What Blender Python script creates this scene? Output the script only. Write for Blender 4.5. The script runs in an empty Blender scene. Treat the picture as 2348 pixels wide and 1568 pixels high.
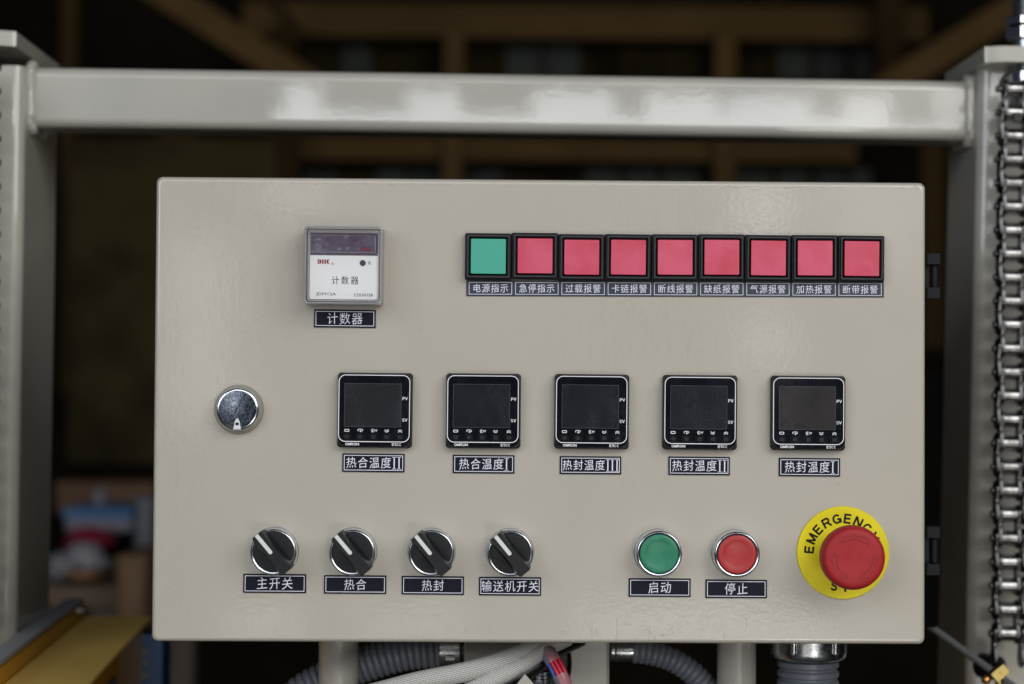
import bpy, bmesh, math, random
from mathutils import Vector, Matrix, Euler, noise
random.seed(7)
S = bpy.context.scene
COL = S.collection
Z0 = 1.3                      # height of the control panel's centre above the floor

# ---------------------------------------------------------------- camera
cam_d = bpy.data.cameras.new("camera"); cam = bpy.data.objects.new("camera", cam_d); COL.objects.link(cam)
cam.location = (-.04202, -1.28887, Z0 + .01383)
cam.rotation_euler = (math.pi/2 + .02369, -.00613, -.018)
cam_d.lens = 70; cam_d.sensor_width = 36; cam_d.sensor_fit = 'HORIZONTAL'
cam_d.clip_start = .05; cam_d.clip_end = 100
cam_d.dof.use_dof = True; cam_d.dof.focus_distance = 1.287; cam_d.dof.aperture_fstop = 5.2
S.camera = cam

# ---------------------------------------------------------------- world, lamps, exposure
w = bpy.data.worlds.new("World"); S.world = w; w.use_nodes = True
bg = w.node_tree.nodes["Background"]; bg.inputs[0].default_value = (.62, .72, 1, 1); bg.inputs[1].default_value = .04
S.view_settings.view_transform = 'Standard'; S.view_settings.look = 'None'
S.view_settings.exposure = -.13; S.view_settings.gamma = 1
S.cycles.use_denoising = True
S.cycles.max_bounces = 8
S.cycles.sample_clamp_indirect = 6

def lamp(name, loc, target, sx, sy, radiance, color=(1, 1, 1), spread=180):
    d = bpy.data.lights.new(name, 'AREA'); d.shape = 'RECTANGLE'; d.size = sx; d.size_y = sy
    d.energy = radiance * sx * sy * math.pi; d.color = color; d.spread = math.radians(spread)
    o = bpy.data.objects.new(name, d); COL.objects.link(o); o.location = loc
    o.rotation_euler = (Vector(target) - Vector(loc)).to_track_quat('-Z', 'Y').to_euler()
    return o
T = (0, 0, Z0)
# the daylight of the open workshop front behind the photographer: one tall opening high on the right, one on the left
lamp("daylight_opening_right", (1.95, -2.5, Z0 + 1.35), T, 2.3, 1.9, 4.3, (1, .99, .96))
lamp("daylight_opening_left", (-2.1, -2.9, Z0 + .95), T, 1.8, 1.6, 4.4, (.86, .93, 1))
lamp("overhead_fill", (.1, -3.4, Z0 + 2.1), T, 3.2, 1.3, 2.6, (.97, .98, 1))  # fill lamp added above the camera to soften the shadows
lamp("sunlit_ground_outside", (.1, -3.3, Z0 - 1.2), T, 3.0, .7, 3.0, (1, .96, .88))
lamp("tube_highlight_lamp", (.75, -3.1, Z0 - 1.1), T, .4, .8, 12, (1, .97, .92))  # narrow lamp added to put a bright line on the support tubes
# row of high windows seen mirrored in the glossy cross bar
def win(uc, uw, e0, e1, rad, D=5.2, color=(.95, .97, 1)):
    x = lambda u: -.042 + (u - 1091) / 4564 * (1.62 + D)
    z = lambda e: Z0 + .0138 + e * (1.62 + D)
    lamp("high_window", ((x(uc)), .33 - D, (z(e0) + z(e1)) / 2), (x(uc), .33, (z(e0) + z(e1)) / 2),
         abs(x(uc + uw/2) - x(uc - uw/2)), z(e1) - z(e0), rad, color)
for uc, uw, e0, e1, rd in ((1330, 1420, .128, .1385, 9), (690, 90, .1385, .1525, 7.5), (990, 120, .1385, .150, 7.5), (1310, 190, .1385, .150, 8),
                       (1560, 170, .1385, .149, 8), (1760, 200, .1385, .148, 8), (1985, 110, .1385, .1495, 7.5), (2110, 140, .128, .134, 8)):
    win(uc, uw, e0, e1, rd)
# smaller openings and sunlit patches further back, mirrored softly in the cabinet door
def patch(name, u0, u1, v0, v1, rad, color=(.93, .97, 1), D=4.2):
    f = (1.289 + D) / 4564; x0, x1 = -.042 + (u0 - 1091)*f, -.042 + (u1 - 1091)*f; z0, z1 = Z0 + .0138 + (892 - v1)*f, Z0 + .0138 + (892 - v0)*f
    lamp(name, ((x0+x1)/2, -D, (z0+z1)/2), ((x0+x1)/2, 0, (z0+z1)/2), x1 - x0, z1 - z0, rad, color)
patch("far_opening", 1690, 1800, 420, 530, 3.8)
patch("far_opening", 1715, 1800, 720, 830, 3)
patch("far_opening", 600, 740, 415, 470, 3.6)
patch("far_opening", 390, 520, 560, 980, 2.2)
patch("far_opening", 1900, 2120, 300, 620, 1.2)
patch("sunlit_patch", 520, 700, 1405, 1450, 4, (1, .97, .93))
patch("sunlit_patch", 830, 1060, 1410, 1455, 3.4, (1, .97, .93))
patch("sunlit_patch", 1330, 1880, 1408, 1462, 4, (1, .97, .93))

# ---------------------------------------------------------------- pixel -> world at a real depth
_R = Euler(cam.rotation_euler).to_matrix(); _F = 2347 * 70 / 36
def P(u, v, y=0.0):
    """point on the plane at depth y seen at photo position (u, v), photo 2347 x 1568"""
    d = _R @ Vector(((u - 1173.5) / _F, -(v - 784) / _F, -1))
    t = (y - cam.location.y) / d.y
    return Vector(cam.location) + t * d
def px(y): return (y + 1.28887) / _F      # metres per photo pixel at depth y

# ---------------------------------------------------------------- materials
def mat(name, color, rough=.5, metal=0., coat=0., coatr=.06, spec=.5, bump=None, var=None, rvar=None, trans=0., sss=0., scratch=None, ior=None):
    m = bpy.data.materials.new(name); m.use_nodes = True; nt = m.node_tree; N = nt.nodes; L = nt.links
    b = N["Principled BSDF"]; b.inputs["Base Color"].default_value = (*color, 1)
    b.inputs["Roughness"].default_value = rough; b.inputs["Metallic"].default_value = metal
    b.inputs["Coat Weight"].default_value = coat; b.inputs["Coat Roughness"].default_value = coatr
    b.inputs["Specular IOR Level"].default_value = spec; b.inputs["Transmission Weight"].default_value = trans
    if ior: b.inputs["IOR"].default_value = ior
    if sss:
        b.inputs["Subsurface Weight"].default_value = sss; b.inputs["Subsurface Scale"].default_value = .004
    tc = N.new("ShaderNodeTexCoord")
    def nz(scale, detail=3, rough_=.6, vec=None, dist=0):
        n = N.new("ShaderNodeTexNoise"); n.inputs["Scale"].default_value = scale; n.inputs["Detail"].default_value = detail
        n.inputs["Roughness"].default_value = rough_; n.inputs["Distortion"].default_value = dist
        L.new(vec or tc.outputs["Object"], n.inputs["Vector"]); return n
    col = None
    if var:                     # (scale, colour2, contrast lo, hi)
        vo = N.new('ShaderNodeObjectInfo'); va = N.new('ShaderNodeVectorMath'); L.new(tc.outputs['Object'], va.inputs[0]); L.new(vo.outputs['Random'], va.inputs[1]); n = nz(var[0], 3, .6, va.outputs[0]); r = N.new("ShaderNodeMapRange"); r.inputs[1].default_value = var[2]; r.inputs[2].default_value = var[3]
        L.new(n.outputs[0], r.inputs[0]); mx = N.new("ShaderNodeMix"); mx.data_type = 'RGBA'
        L.new(r.outputs[0], mx.inputs[0]); mx.inputs[6].default_value = (*color, 1); mx.inputs[7].default_value = (*var[1], 1)
        L.new(mx.outputs[2], b.inputs["Base Color"]); col = mx.outputs[2]
    if scratch:                 # (scale, colour, amount 0..1): fine worn lines and dust
        mp = N.new("ShaderNodeMapping"); mp.inputs["Rotation"].default_value = (0, .5, 0); mp.inputs["Scale"].default_value = (1, 1, .35)
        L.new(tc.outputs["Object"], mp.inputs["Vector"])
        oi = N.new("ShaderNodeObjectInfo"); cx = N.new("ShaderNodeCombineXYZ"); L.new(oi.outputs["Random"], cx.inputs[1]); L.new(oi.outputs["Random"], cx.inputs[0]); L.new(cx.outputs[0], mp.inputs["Location"])
        n = nz(scratch[0], 6, .8, mp.outputs[0], 2.5); n2 = nz(scratch[0] * .22, 2, .5, mp.outputs[0])
        a = N.new("ShaderNodeMath"); a.operation = 'SUBTRACT'; L.new(n.outputs[0], a.inputs[0]); a.inputs[1].default_value = .5
        ab = N.new("ShaderNodeMath"); ab.operation = 'ABSOLUTE'; L.new(a.outputs[0], ab.inputs[0])
        r = N.new("ShaderNodeMapRange"); r.inputs[1].default_value = .0; r.inputs[2].default_value = .012; r.inputs[3].default_value = 1; r.inputs[4].default_value = 0
        L.new(ab.outputs[0], r.inputs[0])
        r2 = N.new("ShaderNodeMapRange"); r2.inputs[1].default_value = .48; r2.inputs[2].default_value = .66; L.new(n2.outputs[0], r2.inputs[0])
        mu = N.new("ShaderNodeMath"); mu.operation = 'MULTIPLY'; L.new(r.outputs[0], mu.inputs[0]); L.new(r2.outputs[0], mu.inputs[1])
        mu2 = N.new("ShaderNodeMath"); mu2.operation = 'MULTIPLY'; L.new(mu.outputs[0], mu2.inputs[0]); mu2.inputs[1].default_value = scratch[2]
        mx = N.new("ShaderNodeMix"); mx.data_type = 'RGBA'; L.new(mu2.outputs[0], mx.inputs[0])
        if col: L.new(col, mx.inputs[6])
        else: mx.inputs[6].default_value = (*color, 1)
        mx.inputs[7].default_value = (*scratch[1], 1); L.new(mx.outputs[2], b.inputs["Base Color"]); col = mx.outputs[2]
    if rvar:                    # (scale, lo, hi)
        n = nz(rvar[0], 5, .7); r = N.new("ShaderNodeMapRange"); r.inputs[1].default_value = .3; r.inputs[2].default_value = .7
        r.inputs[3].default_value = rvar[1]; r.inputs[4].default_value = rvar[2]
        L.new(n.outputs[0], r.inputs[0]); L.new(r.outputs[0], b.inputs["Roughness"])
    if bump:                    # list of (scale, strength, distance)
        prev = None
        for sc, st, di in bump:
            n = nz(sc, 2, .5); bp = N.new("ShaderNodeBump"); bp.inputs["Strength"].default_value = st; bp.inputs["Distance"].default_value = di
            L.new(n.outputs[0], bp.inputs["Height"])
            if prev: L.new(prev.outputs[0], bp.inputs["Normal"])
            prev = bp
        L.new(prev.outputs[0], b.inputs["Normal"]); 
        if coat: L.new(prev.outputs[0], b.inputs["Coat Normal"])
    return m

CREAM = (.497, .458, .394)
M = {}
M['paint'] = mat("cream_powder_coat", CREAM, .32, coat=.9, bump=[(340, 1, .00004), (120, 1, .00003), (18, 1, .00006)], var=(7, (.48, .440, .370), .35, .75), rvar=(14, .26, .38), scratch=(30, (.22, .18, .14), .22))
M['frame'] = mat("cream_gloss_enamel", (.49, .468, .412), .3, coat=1, coatr=.04, bump=[(260, 1, .000013), (60, 1, .000016), (14, 1, .00002)], var=(12, (.44, .425, .38), .35, .75))
M['boxpaint'] = mat("pale_grey_enamel", (.40, .38, .34), .28, coat=.4, bump=[(120, .3, .0003)])
M['chrome'] = mat("worn_chrome", (.70, .73, .77), .2, 1, bump=[(500, .12, .0001)], rvar=(260, .12, .30), scratch=(300, (.95, .96, 1), .3))
M['satin'] = mat("satin_nickel", (.60, .60, .60), .32, 1, bump=[(700, .15, .0001)])
M['lockface'] = mat("scratched_chrome", (.38, .43, .53), .12, 1, bump=[(1300, .22, .0001)], rvar=(600, .06, .22), scratch=(700, (1, 1, 1), 1.0))
M['zinc'] = mat("zinc_plated_steel", (.42, .44, .46), .25, 1, bump=[(220, .3, .0002)], rvar=(160, .14, .4))
M['steel'] = mat("dark_oily_steel", (.085, .085, .088), .26, 1, bump=[(300, .2, .0001)], rvar=(120, .16, .36))
M['roller'] = mat("greasy_roller_steel", (.36, .355, .35), .22, 1, bump=[(200, .2, .0001)], var=(90, (.17, .16, .155), .4, .65))
M['bright'] = mat("polished_steel", (.72, .72, .74), .18, 1)
M['black'] = mat("black_plastic", (.009, .009, .011), .45, spec=.25, bump=[(1800, .25, .00008)], var=(300, (.02, .02, .022), .4, .7))
M['blackrim'] = mat("worn_black_plastic", (.032, .036, .042), .5, spec=.3, bump=[(1500, .3, .0001)], var=(700, (.075, .082, .09), .5, .8))
M['knob'] = mat("black_knob_plastic", (.010, .011, .013), .42, spec=.3, bump=[(2200, .35, .0001)])
M['glossblack'] = mat("glossy_black_facia", (.005, .0055, .009), .12, spec=.5, scratch=(70, (.30, .33, .42), .12), rvar=(60, .07, .2))
M['screen'] = mat("dusty_dark_screen", (.013, .014, .018), .16, spec=.6, scratch=(200, (.42, .45, .52), .32), var=(40, (.018, .020, .027), .4, .7))
M['screen_pale'] = mat("painted_grey_sheen_screen", (.026, .029, .036), .2, spec=.6, scratch=(200, (.40, .43, .5), .22), var=(40, (.015, .016, .02), .35, .6))  # grey reflected sheen painted into the first screen's base colour
M['screen_warm'] = mat("painted_brown_sheen_screen", (.032, .027, .027), .2, spec=.6, scratch=(200, (.42, .40, .4), .22), var=(40, (.020, .018, .018), .35, .6))  # brownish reflected sheen painted into the last screen's base colour
M['screenedge'] = mat("grey_screen_edge", (.10, .10, .11), .35)
M['white'] = mat("white_print", (.88, .88, .92), .5)
M['lilac'] = mat("engraved_white", (.80, .80, .93), .5)
M['plate'] = mat("dark_engraving_laminate", (.0075, .0095, .018), .45, spec=.14, bump=[(500, .1, .0001)])
M['strip'] = mat("slate_laminate_strip", (.030, .038, .055), .34, bump=[(300, .12, .0001)])
M['red_lens'] = mat("frosted_red_lens", (.68, .085, .165), .5, coat=.2, bump=[(1600, .6, .0001)], var=(38, (.60, .045, .09), .38, .66))  # pinkish sheen put into the base colour, varying to red by noise
M['red_side'] = mat("clear_red_lens_side", (.22, .003, .006), .12, coat=.5)
M['green_lens'] = mat("frosted_green_lens", (.050, .42, .30), .5, coat=.2, bump=[(1600, .6, .0001)], var=(60, (.06, .39, .28), .35, .7))
M['green_side'] = mat("clear_green_lens_side", (.002, .10, .05), .12, coat=.5)
M['green_cap'] = mat("green_button_plastic", (.012, .20, .105), .38, bump=[(900, .2, .0001)], var=(120, (.02, .235, .13), .4, .7))
M['red_cap'] = mat("red_button_plastic", (.42, .020, .022), .38, bump=[(900, .2, .0001)])
M['estop'] = mat("emergency_red_plastic", (.37, .016, .020), .52, spec=.32, bump=[(700, .15, .0001)], var=(70, (.41, .022, .026), .4, .7))
M['groove'] = mat("painted_groove_shade", (.16, .006, .008), .6)  # darker red stands in for the shade inside the engraved arrows
M['yellow'] = mat("emergency_yellow", (.84, .70, .012), .5, spec=.3, bump=[(500, .1, .0001)])
M['green_neck'] = mat("lime_collar_plastic", (.28, .36, .03), .4)
M['ink'] = mat("black_ink", (.012, .012, .016), .6, spec=.2)
M['redink'] = mat("dark_red_ink", (.33, .03, .06), .5)
M['greyink'] = mat("grey_ink", (.05, .05, .085), .5)
M['card'] = mat("white_face_card", (.97, .97, .98), .45)
M['counterbody'] = mat("grey_counter_body", (.62, .58, .58), .4)
M['purple'] = mat("tinted_display_window", (.115, .075, .11), .12, coat=.6, var=(75, (.16, .14, .21), .35, .7), bump=[(90, .5, .0008)])
M['redglow'] = mat("dark_red_filter", (.20, .05, .07), .2, coat=.5)
M['ring'] = mat("grey_beige_washer", (.27, .255, .22), .42)
M['hinge'] = mat("black_cast_hinge", (.006, .0075, .010), .45, spec=.18, bump=[(400, .35, .0002)])
M['conduit'] = mat("grey_pvc_conduit", (.15, .165, .20), .34, bump=[(200, .1, .0002)])
M['rubber'] = mat("black_rubber", (.006, .006, .007), .33, spec=.35)
M['braid'] = mat("glass_fibre_braid", (.50, .49, .46), .6)
M['pvcred'] = mat("red_wire_insulation", (.50, .008, .035), .35)
M['pvcblue'] = mat("blue_wire_insulation", (.02, .10, .42), .35)
M['brass'] = mat("brass", (.46, .36, .13), .3, 1, bump=[(300, .2, .0001)])
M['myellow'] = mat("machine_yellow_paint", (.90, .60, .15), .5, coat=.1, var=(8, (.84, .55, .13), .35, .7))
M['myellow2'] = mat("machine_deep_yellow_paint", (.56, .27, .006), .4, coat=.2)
M['mgrey'] = mat("grey_rail_metal", (.30, .31, .325), .45, 0)
M['mblue'] = mat("blue_printed_panel", (.012, .06, .17), .4)
M['tan'] = mat("ochre_painted_beam", (.20, .122, .045), .7, spec=.1, var=(2, (.14, .082, .030), .35, .7))
M['darktan'] = mat("dark_ochre_beam", (.075, .042, .013), .7, spec=.1, var=(2, (.045, .026, .009), .35, .7))
M['wall'] = mat("dark_brown_boarding", (.022, .015, .008), .8, spec=.1, var=(1.5, (.010, .007, .004), .35, .65))
M['olive'] = mat("olive_board", (.052, .037, .014), .8, spec=.1, var=(3.2, (.020, .015, .006), .42, .62))
M['pane'] = mat("dusty_window_glass", (.042, .053, .046), .45, spec=.2, var=(1.8, (.06, .07, .055), .4, .6))
M['floor'] = mat("dark_workshop_floor", (.028, .028, .024), .6, var=(1.2, (.018, .018, .015), .35, .7))
M['blackbox'] = mat("matt_black_sheet", (.002, .002, .002), .9, spec=.05)
M['cardboard'] = mat("cardboard", (.15, .085, .042), .75, var=(8, (.11, .06, .03), .4, .7))
M['bluebox'] = mat("blue_carton", (.05, .14, .30), .6)
M['whitebox'] = mat("pale_carton", (.22, .20, .24), .6)
M['redcloth'] = mat("red_cloth", (.22, .008, .028), .85)
M['bag'] = mat("crumpled_clear_bag", (.24, .23, .26), .3, bump=[(60, 1, .01)])
M['greyp'] = mat("pale_grey_post", (.09, .10, .115), .5)
M['wood'] = mat("brown_table_wood", (.14, .085, .05), .6)
M['orange'] = mat("orange_packet", (.26, .13, .045), .6)

def clear_mat(name, tint=(1, 1, 1), amount=.10, rough=.05):
    m = bpy.data.materials.new(name); m.use_nodes = True; nt = m.node_tree; N = nt.nodes; L = nt.links
    N.remove(N["Principled BSDF"]); out = N["Material Output"]
    t = N.new("ShaderNodeBsdfTransparent"); t.inputs[0].default_value = (*tint, 1)
    g = N.new("ShaderNodeBsdfGlossy"); g.inputs["Roughness"].default_value = rough
    d = N.new("ShaderNodeBsdfDiffuse"); d.inputs[0].default_value = (.75, .74, .78, 1)
    f = N.new("ShaderNodeFresnel"); f.inputs[0].default_value = 1.49
    mx = N.new("ShaderNodeMixShader"); L.new(f.outputs[0], mx.inputs[0]); L.new(t.outputs[0], mx.inputs[1]); L.new(g.outputs[0], mx.inputs[2])
    m2 = N.new("ShaderNodeMixShader"); m2.inputs[0].default_value = amount; L.new(mx.outputs[0], m2.inputs[1]); L.new(d.outputs[0], m2.inputs[2])
    L.new(m2.outputs[0], out.inputs[0]); return m
def veil_mat(name, color, amount):
    m = bpy.data.materials.new(name); m.use_nodes = True; nt = m.node_tree; N = nt.nodes; L = nt.links; N.remove(N["Principled BSDF"])
    t = N.new("ShaderNodeBsdfTransparent"); d = N.new("ShaderNodeBsdfDiffuse"); d.inputs[0].default_value = (*color, 1); mx = N.new("ShaderNodeMixShader"); mx.inputs[0].default_value = amount
    L.new(t.outputs[0], mx.inputs[1]); L.new(d.outputs[0], mx.inputs[2]); L.new(mx.outputs[0], N["Material Output"].inputs[0]); return m
M['clear'] = clear_mat("clear_acrylic", (1, 1, 1), .012)
M['cleardge'] = clear_mat("clear_acrylic_edge", (.97, .95, .96), .34, .12)
M['sleeve'] = clear_mat("cloudy_tubing", (.96, .84, .97), .20, .2)

def braid_mat():
    m = mat("woven_glass_sleeve", (.50, .49, .46), .55); nt = m.node_tree; N = nt.nodes; L = nt.links; b = N["Principled BSDF"]
    uv = N.new("ShaderNodeUVMap"); sep = N.new("ShaderNodeSeparateXYZ"); L.new(uv.outputs[0], sep.inputs[0])
    def math_(op, a, bb):
        n = N.new("ShaderNodeMath"); n.operation = op
        for i, x in enumerate((a, bb)):
            if hasattr(x, 'links'): L.new(x, n.inputs[i])
            else: n.inputs[i].default_value = x
        return n.outputs[0]
    u = math_('MULTIPLY', sep.outputs[0], 1.0); v = math_('MULTIPLY', sep.outputs[1], 1.0)
    s1 = math_('SINE', math_('MULTIPLY', math_('ADD', u, v), math.pi * 2), 0)
    s2 = math_('SINE', math_('MULTIPLY', math_('SUBTRACT', u, v), math.pi * 2), 0)
    h = math_('ADD', math_('MULTIPLY', math_('MULTIPLY', s1, s2), .5), .5)
    r = N.new("ShaderNodeMapRange"); L.new(h, r.inputs[0]); r.inputs[1].default_value = .15; r.inputs[2].default_value = .6
    mx = N.new("ShaderNodeMix"); mx.data_type = 'RGBA'; L.new(r.outputs[0], mx.inputs[0])
    mx.inputs[6].default_value = (.13, .125, .115, 1); mx.inputs[7].default_value = (.74, .73, .70, 1); L.new(mx.outputs[2], b.inputs["Base Color"])
    bp = N.new("ShaderNodeBump"); bp.inputs["Strength"].default_value = .8; bp.inputs["Distance"].default_value = .0006
    L.new(h, bp.inputs["Height"]); L.new(bp.outputs[0], b.inputs["Normal"])
    return m
M['braid'] = braid_mat()

# ---------------------------------------------------------------- mesh helpers
class MB:
    def __init__(s): s.v = []; s.f = []; s.uv = {}
    def loft(s, rings, cap0=True, cap1=True, closed=True, uvf=None):
        n = len(rings[0]); b = len(s.v)
        for r in rings: s.v += [tuple(p) for p in r]
        m = n if closed else n - 1
        for k in range(len(rings) - 1):
            for i in range(m):
                j = (i + 1) % n
                s.f.append((b + k*n + i, b + k*n + j, b + (k+1)*n + j, b + (k+1)*n + i))
                if uvf: s.uv[len(s.f) - 1] = [uvf(k, i), uvf(k, i + 1), uvf(k + 1, i + 1), uvf(k + 1, i)]
        if cap0: s.f.append(tuple(b + i for i in range(n))[::-1])
        if cap1: s.f.append(tuple(b + (len(rings)-1)*n + i for i in range(n)))
        return s
    def rr(s, levels, n=5, cap0=True, cap1=True, cx=0, cz=0):
        """rounded rectangles (half width, half height, radius, y) lofted along y"""
        rings = []
        for lv in levels:
            hw, hh, r, y = lv[:4]; ox, oz = (lv[4], lv[5]) if len(lv) > 4 else (0, 0)
            rings.append([(cx + ox + a, y, cz + oz + b) for a, b in rrect(hw, hh, r, n)])
        return s.loft(rings, cap0, cap1)
    def lathe(s, prof, n=48, cap0=True, cap1=True, cx=0, cz=0, wob=None):
        rings = []
        for r, y in prof:
            rings.append([(cx + (r * (wob(i, r) if wob else 1)) * math.cos(2*math.pi*i/n), y, cz + (r * (wob(i, r) if wob else 1)) * math.sin(2*math.pi*i/n)) for i in range(n)])
        return s.loft(rings, cap0, cap1)
    def box(s, x0, x1, y0, y1, z0, z1):
        b = len(s.v); s.v += [(x, y, z) for z in (z0, z1) for y in (y0, y1) for x in (x0, x1)]
        for f in ((0, 2, 3, 1), (4, 5, 7, 6), (0, 1, 5, 4), (2, 6, 7, 3), (0, 4, 6, 2), (1, 3, 7, 5)): s.f.append(tuple(b + i for i in f))
        return s
    def tube(s, path, r, n=16, cap=True, uvs=None):
        pts = [Vector(p) for p in path]; rings = []; up = None
        for i, p in enumerate(pts):
            t = (pts[min(i+1, len(pts)-1)] - pts[max(i-1, 0)]).normalized()
            if up is None: up = t.orthogonal().normalized()
            up = (up - up.dot(t) * t).normalized(); side = t.cross(up)
            rr_ = r(i) if callable(r) else r
            rings.append([p + rr_ * (math.cos(2*math.pi*k/n) * up + math.sin(2*math.pi*k/n) * side) for k in range(n)])
        uvf = (lambda k, i: (k * uvs[0], i / n * uvs[1])) if uvs else None
        return s.loft(rings, cap, cap, uvf=uvf)
    def quad(s, pts):
        b = len(s.v); s.v += [tuple(p) for p in pts]; s.f.append(tuple(range(b, b + len(pts)))); return s
    def mesh(s, name, m, angle=38):
        me = bpy.data.meshes.new(name); me.from_pydata(s.v, [], s.f)
        if s.uv:
            uvl = me.uv_layers.new(name="UVMap")
            for fi, poly in enumerate(me.polygons):
                if fi in s.uv:
                    for li, uv in zip(poly.loop_indices, s.uv[fi]): uvl.data[li].uv = uv
        bm = bmesh.new(); bm.from_mesh(me); bmesh.ops.recalc_face_normals(bm, faces=bm.faces); bm.to_mesh(me); bm.free()
        me.polygons.foreach_set("use_smooth", [True] * len(me.polygons)); me.set_sharp_from_angle(angle=math.radians(angle))
        me.materials.append(m); me.update(); return me
def rrect(hw, hh, r, n=5):
    r = max(min(r, hw, hh), 1e-5); out = []
    for cx, cz, a0 in ((hw - r, hh - r, 0), (-hw + r, hh - r, 90), (-hw + r, -hh + r, 180), (hw - r, -hh + r, 270)):
        for k in range(n + 1):
            a = math.radians(a0 + 90 * k / n); out.append((cx + r * math.cos(a), cz + r * math.sin(a)))
    return out
def spline(pts, n=10):
    pts = [Vector(p) for p in pts]; q = [2*pts[0] - pts[1]] + pts + [2*pts[-1] - pts[-2]]; out = []
    for i in range(1, len(q) - 2):
        a, b, c, d = q[i-1:i+3]
        for k in range(n):
            t = k / n
            out.append(.5 * ((2*b) + (c - a)*t + (2*a - 5*b + 4*c - d)*t*t + (3*b - 3*c + d - a)*t**3))
    out.append(pts[-1]); return out
def resample(path, step):
    out = [path[0].copy()]; acc = 0
    for a, b in zip(path, path[1:]):
        L = (b - a).length
        if L < 1e-9: continue
        t = step - acc
        while t <= L: out.append(a.lerp(b, t / L)); t += step
        acc = L - (t - step)
    return out

def obj(name, me, parent=None, loc=(0, 0, 0), rot=(0, 0, 0), label=None):
    if isinstance(me, tuple): me = me[0].mesh(name, me[1])
    o = bpy.data.objects.new(name, me); COL.objects.link(o); o.location = loc; o.rotation_euler = rot
    if parent: o.parent = parent
    if label: o['label'] = label
    if len(me.polygons) < 9000 and name not in ("lettering", "caption", "border_line"):
        wn = o.modifiers.new("wn", 'WEIGHTED_NORMAL'); wn.weight = 100; wn.keep_sharp = True
    return o
def tag(o, label, cat, group=None, kind=None):
    if label: o['label'] = label
    if cat: o['category'] = cat
    if group: o['group'] = group
    if kind: o['kind'] = kind
    return o
def empty(name, loc, label, cat, group=None):
    o = bpy.data.objects.new(name, None); COL.objects.link(o); o.location = loc; o.empty_display_size = .02
    return tag(o, label, cat, group)
def struct(name, mb, m): 
    o = obj(name, (mb, m)); o['kind'] = 'structure'; return o

_tc = {}
def glyphs(s, off=0.0):
    """flat mesh (verts, faces) of a line of lettering, normalised to its bounding box"""
    if (s, off) in _tc: return _tc[(s, off)]
    cu = bpy.data.curves.new("t", 'FONT'); cu.body = s; cu.size = 1; cu.offset = off; cu.resolution_u = 3; cu.space_character = 1.0
    o = bpy.data.objects.new("t", cu); COL.objects.link(o)
    dg = bpy.context.evaluated_depsgraph_get(); dg.update()
    me = bpy.data.meshes.new_from_object(o.evaluated_get(dg)); bpy.data.objects.remove(o); bpy.data.curves.remove(cu)
    vs = [v.co.copy() for v in me.vertices]; fs = [tuple(p.vertices) for p in me.polygons]; bpy.data.meshes.remove(me)
    _tc[(s, off)] = (vs, fs); return vs, fs
def text_into(mb, s, cx, cz, w=None, h=None, y=0., off=0.0, shear=0.0, rot=0.0, gap=None):
    """lettering into mb facing -y, fitted to width w and height h about (cx, cz)"""
    vs, fs = glyphs(s, off)
    vs = [Vector((v.x, v.y + shear * v.x)) if not shear else Vector((v.x, v.y)) for v in vs]
    x0 = min(v.x for v in vs); x1 = max(v.x for v in vs); y0 = min(v.y for v in vs); y1 = max(v.y for v in vs)
    sx = (w / (x1 - x0)) if w else None; sy = (h / (y1 - y0)) if h else None
    if sx is None: sx = sy
    if sy is None: sy = sx
    b = len(mb.v); c, sn = math.cos(rot), math.sin(rot)
    for v in vs:
        X = (v.x - (x0 + x1)/2) * sx; Z = (v.y - (y0 + y1)/2) * sy
        mb.v.append((cx + X*c - Z*sn, y, cz + X*sn + Z*c))
    mb.f += [tuple(b + i for i in f) for f in fs]
def cjk_into(mb, s, cx, cz, w, h, y, off=0, slant=.085):
    """each character set in its own cell, its level strokes rising a little to the right as in brush lettering"""
    n = len(s); widths = [.42 if ch in 'I' else 1.0 for ch in s]; tot = sum(widths); cell = w / tot; x = cx - w/2
    for ch, wd in zip(s, widths):
        if ch == 'I':
            xx = x + cell*wd/2; t = h*.045
            for a in ((xx - t, xx + t, cz - h*.47, cz + h*.45), (xx - cell*.17, xx + cell*.17, cz - h*.47, cz - h*.42), (xx - cell*.17, xx + cell*.17, cz + h*.40, cz + h*.45)):
                mb.quad([(a[0], y, a[2]), (a[1], y, a[2]), (a[1], y, a[3]), (a[0], y, a[3])])
        else:
            vs, fs = glyphs(ch, off); b = len(mb.v); sc = min(cell * .96, h * 1.04)
            for v in vs:
                X = (v.x - .5) ; Z = (v.y - .36) + slant * X
                mb.v.append((x + cell*wd/2 + X * sc * .97, y, cz + Z * sc * 1.06))
            mb.f += [tuple(b + i for i in f) for f in fs]
        x += cell * wd
def border(mb, x0, x1, z0, z1, t, y):
    for a in ((x0, x1, z1 - t, z1), (x0, x1, z0, z0 + t), (x0, x0 + t, z0 + t, z1 - t), (x1 - t, x1, z0 + t, z1 - t)):
        mb.quad([(a[0], y, a[2]), (a[1], y, a[2]), (a[1], y, a[3]), (a[0], y, a[3])])
mm = .001

# ================================================================ THE CONTROL CABINET
CB = Vector((0, .10, Z0 - .15))
cab = empty("control_cabinet", CB, "cream powder-coated control cabinet with rows of switches, indicator lights and black temperature displays", "control cabinet")
def lc(p): return Vector(p) - CB              # world -> cabinet
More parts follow.
